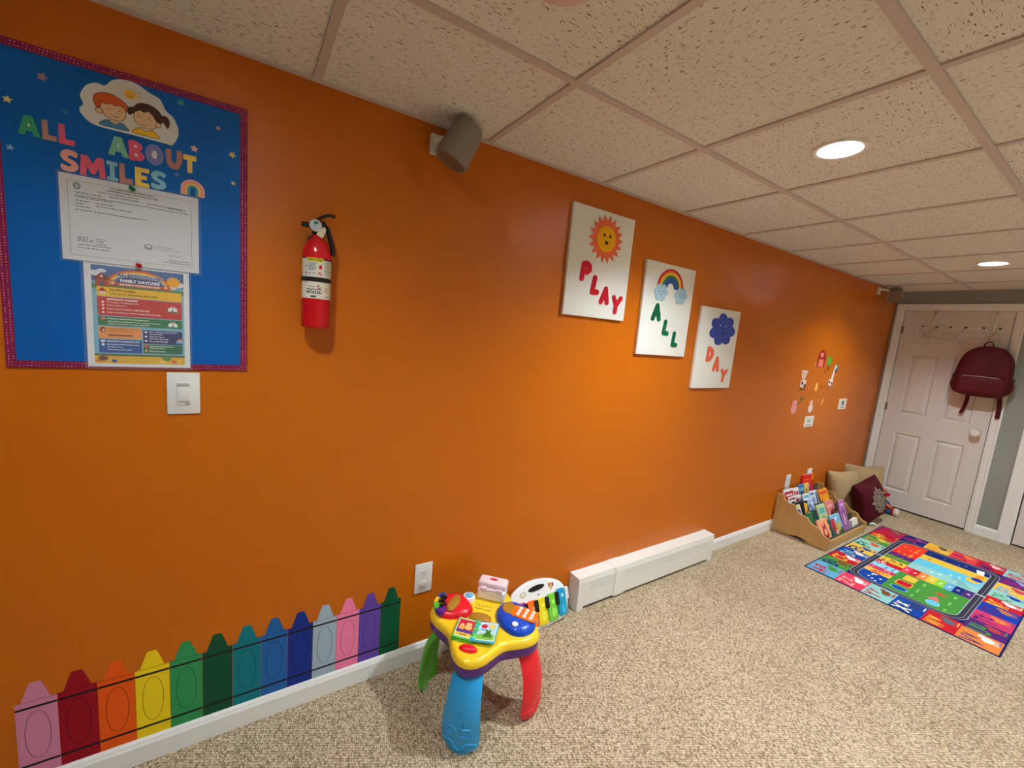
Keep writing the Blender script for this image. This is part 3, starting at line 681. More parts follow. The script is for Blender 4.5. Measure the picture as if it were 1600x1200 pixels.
def outlet(x, z, wd, label, covered=()):
    t = plate('power_outlet', x, z, wd, .133, label, 'power outlet', 'white power outlets low on the orange wall')
    for k, dz in enumerate((.0255, -.0255)):
        bm = bmesh.new(); zc = z+dz
        p = [(x+.0165*max(-1, min(1, 1.12*math.cos(a))), zc+.0135*math.sin(a)) for a in [2*PI*i/32 for i in range(32)]]
        prism(bm, p, .0055, .0078, wallf()); f = obj('socket', bm, m_white, t, auto=40)
        if k in covered:
            bm = bmesh.new(); lathe(bm, [(.0175, 0), (.0175, .003), (.015, .005), (.001, .0055)], axisframe((x, -.0078, zc), (0, -1, 0)), 24); obj('plug_cover', bm, mat('frosted_plug_cover', C(214, 212, 204), .4), f, auto=40)
        else:
            bm = bmesh.new()
            for sx, h in ((-.0065, .0075), (.0065, .0065)): box(bm, (x+sx-.001, -.0083, zc+.002-h/2+.001), (x+sx+.001, -.0077, zc+.002+h/2+.001))
            lathe(bm, [(.0023, 0), (.0023, .0005)], axisframe((x, -.0078, zc-.0075), (0, -1, 0)), 12); obj('slots', bm, m_black, f)
    bm = bmesh.new(); lathe(bm, [(.0028, 0), (.0025, .001), (.001, .0014)], axisframe((x, -.0058, z), (0, -1, 0)), 12); obj('screw', bm, m_chrome, t)
outlet(.630, .385, .077, 'white power outlet with a capped lower socket beside the crayon cut-outs', (1,))
outlet(3.855, .386, .082, 'white power outlet above the near end of the book display', ())
outlet(4.248, .395, .082, 'white power outlet behind the big red book, farther along the wall', (0,))

# ------------------------------------------------------------------ fire extinguisher
ex, ey = .1815, -.055; et = thing('fire_extinguisher', (ex, 0, 1.417), 'red fire extinguisher with a white label, strapped to the orange wall', 'fire extinguisher')
M = Matrix.Translation((ex, ey, 0)); r = .0415
m_red = mat('glossy_red_enamel', C(205, 8, 24), .22, .5)
bm = bmesh.new(); lathe(bm, [(.030, 1.417), (.037, 1.4175), (r-.001, 1.421), (r, 1.426), (r, 1.645), (r-.001, 1.655), (r-.006, 1.672), (r-.014, 1.687), (r-.023, 1.697), (.016, 1.702), (.015, 1.708)], M, 48); obj('cylinder', bm, m_red, et, auto=45)
# label: curved art
a = Art(Matrix.Identity(4))
def cyp(x, z, off=0):   # label coords: x arc length around, z height
    th = x/r-PI/2; rr = r+.0006+off; return (ex+rr*math.cos(th), ey+rr*math.sin(th), z)
def crect(x0, z0, x1, z1, c, l=0):
    n = max(1, int(abs(x1-x0)/.005)); off = l*.0003
    for i in range(n):
        xa, xb = x0+(x1-x0)*i/n, x0+(x1-x0)*(i+1)/n
        b = len(a.v); a.v += [Vector(cyp(q, zz, off)) for q, zz in ((xa, z0), (xb, z0), (xb, z1), (xa, z1))]; a.f.append([b, b+1, b+2, b+3]); a.c.append(C(*c))
def cpoly(pts, c, l=1):
    b = len(a.v); a.v += [Vector(cyp(x, z, l*.0003)) for x, z in pts]; s_ = sum(pts[i][0]*pts[(i+1) % len(pts)][1]-pts[(i+1) % len(pts)][0]*pts[i][1] for i in range(len(pts)))
    k = list(range(b, b+len(pts))); a.f.append(k if s_ > 0 else k[::-1]); a.c.append(C(*c))
def ctext(s_, x, z, h, wd, c, l=2, bold=.03):
    tr, tw, th_ = text_tris(s_, bold)
    for q in tr: cpoly([(x+p[0]*wd/tw, z+p[1]*h/th_) for p in q], c, l)
LW = (228, 222, 206)
crect(-.062, 1.509, .062, 1.633, LW); crect(-.0345, 1.621, .013, 1.633, (236, 216, 40), 1); crect(.0135, 1.6285, .060, 1.633, (30, 25, 25), 1); crect(-.062, 1.630, -.036, 1.633, (30, 25, 25), 1)
ctext('INSTRUCTIONS', -.032, 1.6235, .0068, .042, (40, 40, 30))
for i in range(6): crect(-.030, 1.616-.0042*i, -.004-.004*(i % 3), 1.6178-.0042*i, (70, 90, 130), 1)
for i in range(5): crect(.0165, 1.622-.005*i, .040, 1.6232-.005*i, (130, 120, 110), 1)
for i in range(5): crect(.0165, 1.594-.005*i, .038, 1.5952-.005*i, (140, 130, 120), 1)
for zz in (1.604, 1.582, 1.556): crect(-.0375, zz, -.0345, zz+.008, (190, 30, 40), 1)
cpoly([(.002, 1.600), (.010, 1.600), (.010, 1.610), (.006, 1.614), (.002, 1.610)], (200, 20, 30)); cpoly([(-.002, 1.586), (.006, 1.580), (.011, 1.583), (.004, 1.592)], (200, 20, 30)); cpoly([(-.004, 1.545), (.003, 1.539), (.009, 1.544), (.000, 1.552)], (200, 20, 30))
crect(-.028, 1.584, -.022, 1.5875, (180, 120, 120), 1); crect(-.016, 1.585, -.010, 1.588, (120, 120, 130), 1); crect(-.028, 1.545, -.010, 1.5465, (150, 40, 50), 1); crect(.0135, 1.5955, .06, 1.5965, (30, 30, 30), 1)
for xx in (-.0335, -.0180, -.0025):
    crect(xx, 1.524, xx+.0125, 1.539, (45, 40, 40), 1); crect(xx+.002, 1.526, xx+.0105, 1.537, LW, 2); cpoly([(xx+.004, 1.527), (xx+.008, 1.527), (xx+.007, 1.534), (xx+.004, 1.532)], (60, 55, 50), 3)
crect(.0175, 1.528, .036, 1.545, (214, 196, 170), 1); crect(-.0205, 1.5125, -.0055, 1.518, (60, 55, 55), 1)
for zz in (1.517, 1.5135): crect(.02, zz, .045, zz+.0012, (120, 110, 105), 1)
a.build('label', PAPER, et, label='white instruction label')
bm = bmesh.new(); lathe(bm, [(r+.0008, 1.561), (r+.003, 1.562), (r+.003, 1.574), (r+.0008, 1.575)], M, 48, cap0=False, cap1=False); box(bm, (ex-.03, ey+.03, 1.562), (ex+.03, 0, 1.574)); obj('strap', bm, m_black, et, auto=45, label='black rubber strap')
bm = bmesh.new(); box(bm, (ex-.012, -.016, 1.46), (ex+.012, 0, 1.70), .002); box(bm, (ex-.02, ey, 1.700), (ex+.02, 0, 1.706), .001); obj('wall_bracket', bm, m_black, et, auto=40)
bm = bmesh.new(); cyl(bm, (ex, ey, 1.704), (ex, ey, 1.742), .0155, 20); box(bm, (ex-.013, ey-.014, 1.725), (ex+.022, ey+.014, 1.752), .004); cyl(bm, (ex-.008, ey, 1.733), (ex-.045, ey-.004, 1.733), .009, 16, .0075); obj('valve', bm, m_black, et, auto=40)
bm = bmesh.new()
for pts, rw, rh in (([(ex-.004, 1.752), (ex+.012, 1.764), (ex+.03, 1.773), (ex+.050, 1.773)], .0095, .004), ([(ex+.014, 1.742), (ex+.028, 1.732), (ex+.038, 1.70), (ex+.047, 1.665), (ex+.046, 1.652)], .0095, .006)):
    c = catmull(pts, 5, False); rings = []
    for i, q in enumerate(c):
        t_ = Vector((c[min(i+1, len(c)-1)][0]-c[max(i-1, 0)][0], 0, c[min(i+1, len(c)-1)][1]-c[max(i-1, 0)][1])).normalized(); nn = Vector((-t_.z, 0, t_.x)); p = Vector((q[0], ey, q[1]))
        rings.append([p+Vector((0, rw, 0))*math.cos(k)+nn*rh*math.sin(k)*1.2 for k in [2*PI*j/12 for j in range(12)]])
    loft(bm, rings)
obj('handle', bm, m_black, et, auto=50)
bm = bmesh.new(); G_ = axisframe((ex-.008, ey-.014, 1.733), (-.1, -1, -.05)); lathe(bm, [(.014, 0), (.0185, .002), (.0185, .010), (.0165, .011), (.016, .0095), (.001, .0095)], G_, 28); g = obj('pressure_gauge', bm, m_chrome, et, auto=35)
a = Art(G_); a.poly(ell(0, 0, .0155, .0155, 28), C(200, 210, 225), z=.0100); a.poly([(-.004, .002), (.009, .006), (.006, .012), (-.005, .011)], C(60, 150, 90), z=.0103); a.poly([(-.010, -.007), (-.004, -.004), (.003, .002), (-.001, -.001)], C(50, 60, 130), z=.0106); a.build('dial', PAPER, g)
a = Art(frame((ex+.009, ey-.020, 1.716), Vector((.95, -.05, -.30)).normalized(), Vector((.30, .02, .95)).normalized(), (0, -1, 0))); a.solid([(-.011, -.014), (.009, -.017), (.011, .010), (.004, .018), (-.007, .010)], 0, .0008, C(232, 222, 200)); a.build('paper_tag', PAPER, et, label='white paper tag')

# ------------------------------------------------------------------ canvases
m_canvas = mat('white_canvas', C(243, 241, 234), .8, .15)
def canvas(x0, z0, x1, z1, label):
    t = thing('canvas_picture', ((x0+x1)/2, 0, z0), label, 'picture', 'white canvases with foam pictures on the orange wall')
    bm = bmesh.new(); box(bm, (x0, -.020, z0), (x1, -.002, z1), .002, 2); obj('canvas', bm, m_canvas, t, auto=40); return t
CAP = 9
def bubble(name, strokes, wd, col, parent, y=.0205, th=.003, hole=None):
    """rounded foam letter: each stroke a flat capsule chain"""
    a = Art(wallf(y), .0002)
    q_ = 0
    for st in strokes:
        for i in range(len(st)-1):
            q_ += 1
            (ax, az), (bx, bz) = st[i], st[i+1]; an = math.atan2(bz-az, bx-ax); h = wd/2
            pts = [(ax+h*math.cos(an+PI/2+PI*k/8), az+h*math.sin(an+PI/2+PI*k/8)) for k in range(9)]+[(bx+h*math.cos(an-PI/2+PI*k/8), bz+h*math.sin(an-PI/2+PI*k/8)) for k in range(9)]
            a.solid(pts, 0, th+.00022*q_, col)
    if hole: a.poly(ell(hole[0], hole[1], hole[2], hole[3], 16), C(243, 241, 234), z=th+.0005)
    return a.build(name, FOAM, parent, label='foam letter '+name[-1].upper())
def disc(name, pts, col, parent, y, th, extra=None):
    a = Art(wallf(y), .0002); a.solid(pts, 0, th, col)
    if extra: extra(a, th)
    return a.build(name, FOAM, parent)
RED = C(200, 24, 40)
t = canvas(1.228, 1.558, 1.632, 2.060, 'white canvas reading PLAY in red under an orange sun, nearest of three')
cx, cz = 1.447, 1.933
rays = []
for k in range(36):
    th = 2*PI*k/36+.05; rr = (.112 if k % 2 == 0 else .082)
    rays.append((cx+rr*math.cos(th), cz+rr*math.sin(th)))
s1 = disc('sun_rays', rays, C(240, 112, 70), t, .0205, .0025)
def face(a, th):
    a.poly(ell(cx-.018, cz+.016, .008, .008, 14), C(70, 45, 30), z=th+.0003); a.poly(ell(cx+.021, cz+.016, .008, .008, 14), C(70, 45, 30), z=th+.0003)
    a.poly([(cx-.012, cz-.010), (cx+.012, cz-.010), (cx+.010, cz-.020), (cx, cz-.028), (cx-.010, cz-.020)], C(50, 15, 10), z=th+.0003)
s2 = disc('sun_face', ell(cx, cz, .061, .061, 36), C(250, 184, 28), s1, .0230, .0025, face)
bubble('letter_p', [[(1.324, 1.799), (1.318, 1.733)], [(1.324, 1.799), (1.343, 1.803), (1.359, 1.794), (1.362, 1.778), (1.348, 1.766), (1.322, 1.764)]], .027, RED, t)
bubble('letter_l', [[(1.403, 1.745), (1.393, 1.678)], [(1.393, 1.678), (1.424, 1.680)]], .027, RED, t)
bubble('letter_a', [[(1.482, 1.703), (1.456, 1.638)], [(1.482, 1.703), (1.498, 1.638)], [(1.464, 1.660), (1.492, 1.660)]], .025, RED, t)
bubble('letter_y', [[(1.543, 1.668), (1.563, 1.632)], [(1.592, 1.668), (1.563, 1.632)], [(1.563, 1.632), (1.560, 1.598)]], .025, RED, t)
GRN = C(8, 96, 60)
t = canvas(1.757, 1.393, 2.178, 1.892, 'white canvas reading ALL in green under a rainbow, the middle one of three')
rc, rz = 1.968, 1.765
arcs = [(.104, (205, 30, 40)), (.092, (245, 140, 50)), (.082, (250, 210, 60)), (.071, (60, 140, 80)), (.058, (50, 90, 160))]
a = Art(wallf(.0205), .0002)
for i, (ro, c) in enumerate(arcs):
    ri = .028
    pts = [(rc+ro*math.cos(q)*1.08, rz+ro*math.sin(q)) for q in [PI*k/28 for k in range(29)]]+[(rc+ri*math.cos(q)*1.08, rz+ri*math.sin(q)) for q in [PI*(1-k/20) for k in range(21)]]
    a.solid(pts, 0, .0015+.0004*i, C(*c))
rb = a.build('rainbow', FOAM, t)
def puff(cx_, cz_, r_, n=6, k=.45, ph=0):
    return [(cx_+r_*(1+k*.32*abs(math.cos(n*th/2+ph)))*math.cos(th)*1.0-0, cz_+r_*(1+k*.32*abs(math.cos(n*th/2+ph)))*math.sin(th)*.85) for th in [2*PI*i/72 for i in range(72)]]
for px in (1.892, 2.067):
    def ff(a, th, px=px):
        pz = 1.736
        for s_ in (-1, 1): a.poly(ell(px+s_*.016, pz+.006, .0035, .0035, 10), C(40, 60, 90), z=th+.0003)
        a.stroke([(px+.010*math.cos(q), pz-.004-.008*math.sin(q)) for q in [PI*k/8 for k in range(9)]], .002, C(40, 60, 90), z=th+.0003)
    disc('cloud', puff(px, 1.736, .043, 6, 1.0), C(172, 204, 222), t, .0225, .0025, ff)
bubble('letter_a', [[(1.880, 1.662), (1.853, 1.592)], [(1.880, 1.662), (1.904, 1.592)], [(1.862, 1.618), (1.898, 1.618)]], .028, GRN, t)
bubble('letter_l', [[(1.966, 1.582), (1.958, 1.520)], [(1.958, 1.520), (1.990, 1.518)]], .026, GRN, t)
bubble('letter_l', [[(2.056, 1.522), (2.050, 1.458)], [(2.050, 1.458), (2.080, 1.458)]], .026, GRN, t)
t = canvas(2.292, 1.204, 2.708, 1.706, 'white canvas reading DAY in coral under a dark blue cloud, farthest of three')
def fc(a, th):
    for s_ in (-1, 1): a.poly(ell(2.526+s_*.030, 1.603, .007, .007, 12), C(170, 180, 215), z=th+.0003)
    a.poly(ell(2.528, 1.556, .011, .009, 14), C(20, 20, 60), z=th+.0003)
big = [(2.530+.104*(1+.36*abs(math.cos(3.5*th+.3))**.8)*math.cos(th), 1.578+.076*(1+.34*abs(math.cos(3.5*th+.3))**.8)*math.sin(th)) for th in [2*PI*i/126 for i in range(126)]]
disc('cloud', big, C(62, 76, 160), t, .0205, .0025, fc)
COR = C(245, 112, 80)
bubble('letter_d', [[(2.413, 1.456), (2.409, 1.384)], [(2.413, 1.456), (2.437, 1.452), (2.455, 1.436), (2.457, 1.410), (2.438, 1.390), (2.409, 1.384)]], .026, COR, t)
bubble('letter_a', [[(2.519, 1.395), (2.493, 1.325)], [(2.519, 1.395), (2.540, 1.322)], [(2.502, 1.350), (2.532, 1.350)]], .026, COR, t)
bubble('letter_y', [[(2.592, 1.320), (2.614, 1.288)], [(2.643, 1.318), (2.614, 1.288)], [(2.614, 1.288), (2.611, 1.254)]], .024, COR, t)

# ------------------------------------------------------------------ crayon cut-outs along the baseboard
CR = [('pale pink', (214, 134, 168), 1), ('dark red', (150, 8, 30), 1), ('orange', (238, 92, 20), 1), ('yellow', (246, 214, 30), 1), ('mid green', (50, 150, 88), 1), ('dark green', (6, 76, 46), 0), ('teal', (8, 122, 134), 1), ('medium blue', (34, 100, 172), 1), ('navy blue', (24, 50, 140), 1), ('pale blue-grey', (168, 190, 206), 1), ('bright pink', (252, 134, 176), 1), ('purple', (104, 74, 172), 1), ('dark green', (4, 84, 50), 0)]
pos = ['leftmost of the paper crayons', 'next to the leftmost pink one', 'between the dark red and yellow ones', 'between the orange and mid green ones', 'right of the yellow one', 'between the mid green and teal ones', 'between the dark green and medium blue ones', 'between the teal and navy ones', 'between the medium blue and pale ones', 'left of the bright pink one', 'between the pale blue-grey and purple ones', 'second from the right end', 'rightmost, nearest the power outlet']
pitch = .0834
for i, (nm, c, ov) in enumerate(CR):
    x = -.546+pitch*i; w_ = pitch-.0012; z0 = .0825; dz = .0015*math.sin(i*2.1)
    a = Art(wallf(), .0002)
    body = [(x, z0), (x+w_, z0), (x+w_, .320+dz), (x+w_-.012, .3205+dz)]+[(x+w_-.012-.018*q, .3205+dz+.056*q**.92) for q in (.25, .5, .75, 1)]+[(x+.030-.018*(1-q)+0, .3205+dz+.056*q**.92) for q in (1, .75, .5, .25)]+[(x+.012, .3205+dz), (x, .320+dz)]
    a.solid(body, .0004, .0012, C(*c)); a.M = wallf(.0012); BK = C(34, 20, 30)
    a.rect(x, .2965, x+w_, .3035, BK, 1); a.rect(x, .1140, x+w_, .1210, BK, 1)
    dk = tuple(v*.12 for v in C(*c)[:3])+(1,)
    a.stroke([(x+.001, .3195+dz), (x+w_-.001, .3195+dz)], .0009, dk, 1)
    if ov: a.stroke([(x+w_/2+.0255*(1 if math.cos(q) > 0 else -1)*abs(math.cos(q))**.9, .2105+.075*math.sin(q)) for q in [2*PI*k/40 for k in range(40)]], .0013, dk, 1, True)
    o = a.build('crayon_cutout', PAPER); tag(o, '%s paper crayon above the baseboard, %s' % (nm, pos[i]), 'crayon cutout', 'paper crayon cut-outs along the baseboard')

# ------------------------------------------------------------------ farm stickers and small cards
def sticker(name, label, fn, group='farm stickers on the orange wall near the door'):
    a = Art(wallf(.0006), .0002); fn(a); o = a.build(name, PAPER); tag(o, label, 'wall sticker', group)
def st_barn(a):
    x, z = 4.075, 1.44
    a.poly([(x-.075, z-.065), (x+.075, z-.065), (x+.075, z+.03), (x+.04, z+.07), (x, z+.085), (x-.04, z+.07), (x-.075, z+.03)], C(160, 30, 30)); a.rect(x-.045, z-.062, x+.045, z, C(225, 120, 100), 1); a.rect(x-.025, z+.02, x+.025, z+.055, C(235, 150, 130), 1)
def st_tree(a):
    x, z = 4.235, 1.41; a.rect(x-.012, z-.06, x+.012, z, C(110, 40, 25)); a.poly(puff(x, z+.022, .045, 5), C(90, 160, 50), 1)
def cowish(x, z, s, c1, c2, tall=1):
    def f(a):
        a.poly(rrect(x-.05*s, z-.05*s, x+.05*s, z+.02*s*tall, .02*s), C(*c1)); a.ell(x-.01*s, z+(.045+.02*tall)*s, .045*s, .04*s, C(*c1), 1)
        a.ell(x-.045*s, z+(.07+.02*tall)*s, .018*s, .012*s, C(*c1), 0, rot=2.5); a.ell(x+.035*s, z+(.07+.02*tall)*s, .018*s, .012*s, C(*c1), 0, rot=.6)
        for dx, dz in ((-.02, -.01), (.03, -.03)): a.ell(x+dx*s, z+dz*s, .018*s, .015*s, C(*c2), 2)
        for dx in (-.04, -.015, .015, .04): a.rect(x+dx*s-.007*s, z-.075*s, x+dx*s+.007*s, z-.045*s, C(*c2), 1)
        a.ell(x-.01*s, z+(.03+.02*tall)*s, .022*s, .014*s, C(235, 170, 160), 2)
        for dx in (-.025, .01): a.ell(x+dx*s, z+(.055+.02*tall)*s, .005*s, .006*s, C(30, 20, 20), 3)
    return f
sticker('barn_sticker', 'red barn sticker with a pale door, at the top of the farm stickers', st_barn)
sticker('tree_sticker', 'small round green tree sticker just right of the barn', st_tree)
sticker('cow_sticker', 'white spotted calf sticker with pink snout, left under the barn', cowish(3.82, 1.245, .95, (228, 205, 190), (70, 40, 35)))
def st_goat(a):
    x, z = 4.345, 1.245
    a.poly(rrect(x-.05, z-.03, x+.04, z+.03, .02), C(230, 215, 205)); a.poly([(x-.02, z+.02), (x+.03, z+.02), (x+.055, z+.13), (x+.02, z+.14)], C(232, 214, 204), 1); a.ell(x+.045, z+.14, .026, .020, C(228, 208, 196), 2); a.ell(x+.055, z+.10, .012, .022, C(50, 35, 35), 3)
    for dx, dz in ((-.03, .0), (.02, -.01)): a.ell(x+dx, z+dz, .014, .012, C(50, 35, 35), 2)
    for dx in (-.04, -.015, .012, .033): a.rect(x+dx-.006, z-.06, x+dx+.006, z-.025, C(170, 120, 100), 1)
sticker('goat_sticker', 'white and dark long-necked goat sticker, right of the small tree', st_goat)
def blob(x, z, a_, b_, c, c2=None):
    def f(a):
        a.ell(x, z, a_, b_, C(*c)); 
        if c2: a.ell(x-a_*.2, z+b_*.3, a_*.35, b_*.3, C(*c2), 1)
    return f
def st_bird(a):
    a.ell(4.42, 1.37, .028, .032, C(90, 110, 120)); a.ell(4.405, 1.395, .018, .018, C(60, 80, 90), 1)
sticker('bird_sticker', 'tiny grey-blue bird sticker, topmost right of the farm animals', st_bird)
def st_pig(a):
    x, z = 3.735, 1.035; a.ell(x, z-.01, .05, .040, C(236, 150, 150)); a.ell(x, z+.030, .038, .028, C(240, 160, 158), 1); a.ell(x, z+.024, .014, .009, C(215, 110, 115), 2)
    for dx in (-.03, .03): a.poly([(x+dx-.012, z+.045), (x+dx+.012, z+.045), (x+dx, z+.068)], C(225, 130, 130), 1)
sticker('pig_sticker', 'pink pig sticker, lowest at the left', st_pig)
sticker('bush_sticker', 'grey-green plant sticker slanting above the pink pig', lambda a: (a.poly([(3.78, 1.055), (3.80, 1.05), (3.88, 1.115), (3.86, 1.125)], C(120, 120, 80)), a.ell(3.84, 1.105, .016, .012, C(80, 90, 60), 1)))
def st_sheep(a):
    x, z = 4.035, 1.02; a.poly(puff(x, z, .040, 7), C(228, 205, 190)); a.ell(x-.005, z+.045, .028, .026, C(235, 190, 175), 1)
    for dx in (-.02, .02): a.rect(x+dx-.005, z-.055, x+dx+.005, z-.03, C(200, 160, 140), 1)
sticker('sheep_sticker', 'pale woolly sheep sticker above the lower white card', st_sheep)
sticker('chick_sticker', 'yellow-orange chick sticker in the middle of the farm animals', lambda a: (a.ell(4.075, 1.195, .028, .026, C(240, 175, 90)), a.ell(4.075, 1.222, .018, .018, C(245, 190, 100), 1)))
sticker('corn_sticker', 'slanting yellow-orange corn sticker right of the woolly sheep', lambda a: a.ell(4.245, 1.070, .038, .016, C(238, 165, 80), rot=.9))
for x, z, r_, c, lb in ((3.985, 1.395, .014, (225, 150, 100), 'tiny pale dot sticker left of the barn'), (4.190, 1.335, .014, (150, 70, 30), 'tiny brown dot sticker under the tree'), (3.935, 1.195, .013, (225, 150, 95), 'tiny pale dot sticker right below the calf'), (4.160, 1.205, .012, (160, 60, 30), 'tiny reddish dot sticker right of the chick'), (4.160, 1.095, .013, (220, 140, 90), 'tiny pale dot sticker above the woolly sheep')):
    sticker('dot_sticker', lb, blob(x, z, r_, r_, c))
for x0, z0, x1, z1, lb in ((4.60, .993, 4.775, 1.092, 'white wall card with a dark drawing, the right-hand and higher card'), (3.965, .858, 4.135, .952, 'white wall card with a faint green drawing, left and lower card')):
    a = Art(wallf(), .0003); a.solid([(x0, z0), (x1, z0), (x1, z1), (x0, z1)], .0005, .002, C(232, 224, 214)); a.M = wallf(.002)
    cx_, cz_ = (x0+x1)/2, (z0+z1)/2+.006
    if z0 > .95: a.ell(cx_, cz_, .028, .024, C(120, 130, 150), 1); a.ell(cx_, cz_+.012, .02, .012, C(60, 65, 80), 2)
    else: a.ell(cx_, cz_, .035, .022, C(185, 205, 180), 1); a.stroke([(cx_-.04, cz_+.0), (cx_-.01, cz_-.018), (cx_+.03, cz_+.012)], .004, C(120, 140, 130), 2)
    a.rect(cx_-.05, z0+.012, cx_+.05, z0+.018, C(110, 105, 100), 1)
    o = a.build('wall_card', PAPER); tag(o, lb, 'card', 'small white cards among the farm stickers')

# ------------------------------------------------------------------ baseboard heater cover
ht = thing('heater_cover', (2.095, 0, 0), 'long white metal baseboard heater cover with perforated grille', 'heater')
m_perf = mat('perforated_enamel', C(235, 233, 226), .4)
def _():
    m = m_perf; v = vec(m); vo = N(m, 'ShaderNodeTexVoronoi'); vo.inputs['Scale'].default_value = 260; vo.inputs['Randomness'].default_value = 0; L(m, v, vo.inputs['Vector'])
    L(m, ramp(m, vo.outputs['Distance'], [(.26, C(150, 152, 150)), (.36, C(226, 226, 222))]), bsdf(m).inputs['Base Color'])
_()
def hprof(x, o=0, zt=.186, d=.078, zb=.006):   # front bottom, front top bend, slanted grille band, top
    return [Vector((x, -.001, zb)), Vector((x, -d-o, zb)), Vector((x, -d-o, zt-.028)), Vector((x, -d+.004-o, zt)), Vector((x, -.001, zt+.001))]
def hseg(name, xa, xb, ga, gb, o=0):
    bm = bmesh.new(); loft(bm, [hprof(xa, o, zb=.018), hprof(xb, o, zb=.018)]); p = obj(name, bm, m_heater, ht)
    bm = bmesh.new(); f = -.078-o-.0008
    bm.faces.new([bm.verts.new(q) for q in ((ga, f, .100), (gb, f, .100), (gb, f, .1575), (ga, f, .1575))])
    bm.faces.new([bm.verts.new(q) for q in ((ga, f, .1575), (gb, f, .1575), (gb, f+.0035, .180), (ga, f+.0035, .180))])
    bm2 = bmesh.new(); box(bm2, (ga, f, .100), (gb, f+.0008, .158)); bm.free(); obj('grille', bm2, m_perf, p, label='perforated metal band')
    return p
hseg('front_panel', 1.520, 1.755, 1.560, 1.750)
hseg('front_panel', 1.755, 2.665, 1.835, 2.655, .004)
for xa, xb in ((1.477, 1.522), (2.662, 2.712)):
    bm = bmesh.new(); loft(bm, [hprof(xa, .003, .188, zb=0), hprof(xb, .003, .188, zb=0)]); obj('end_cap', bm, m_heater, ht)
bm = bmesh.new(); loft(bm, [hprof(1.750, .006, .1885, zb=.014), hprof(1.832, .006, .1885, zb=.014)]); obj('joint_cover', bm, m_heater, ht)
bm = bmesh.new(); box(bm, (1.525, -.066, .001), (2.660, -.002, .015)); obj('heating_element', bm, m_dark, ht)  # near-black strip filling the gap below the front panels

# ------------------------------------------------------------------ toy activity table
TX, TY = .775, -.290; TZT = .335
tt = thing('toy_activity_table', (TX, TY, 0), 'toddler activity table with yellow top and green, blue and red legs', 'toy table')
def plas(n, c, r_=.28): return mat(n, C(*c), r_, .5)
p_yel, p_pur, p_blu, p_red, p_grn = plas('yellow_toy_plastic', (252, 208, 40)), plas('purple_toy_plastic', (92, 30, 140)), plas('light_blue_toy_plastic', (40, 160, 224)), plas('red_toy_plastic', (232, 20, 40)), plas('green_toy_plastic', (90, 200, 60))
p_org, p_dbl, p_wht, p_amb, p_blk = plas('orange_toy_plastic', (255, 118, 20)), plas('blue_toy_plastic', (14, 74, 196)), plas('white_toy_plastic', (240, 234, 234)), plas('amber_toy_plastic', (176, 124, 40), .12), plas('black_toy_plastic', (16, 14, 16))
p_teal = plas('teal_toy_plastic', (50, 180, 205)); p_pk = plas('pale_pink_toy_plastic', (240, 214, 220))
def tout(s=1.0, inset=0, n=96):
    o = []
    for i in range(n):
        th = 2*PI*i/n; q = math.cos(4*(th-PI/4)); rr = (.186+.034*q+.003*q*q)*s-inset
        o.append((TX+rr*math.cos(th)+.004, TY+.010+rr*math.sin(th)))
    return o
def ringz(inset, z): return [Vector((x, y, z)) for x, y in tout(1, inset)]
bm = bmesh.new(); loft(bm, [ringz(.008, .306), ringz(.001, .307), ringz(0, .311), ringz(.003, .324), ringz(.008, .331), ringz(.016, .3355), ringz(.026, .336), ringz(.040, .334), ringz(.15, .334)])
top = obj('table_top', bm, p_yel, tt, auto=60)
bm = bmesh.new(); loft(bm, [ringz(.04, .258), ringz(.018, .260), ringz(.007, .268), ringz(.003, .282), ringz(.003, .308)]); obj('underside', bm, p_pur, tt, auto=60)
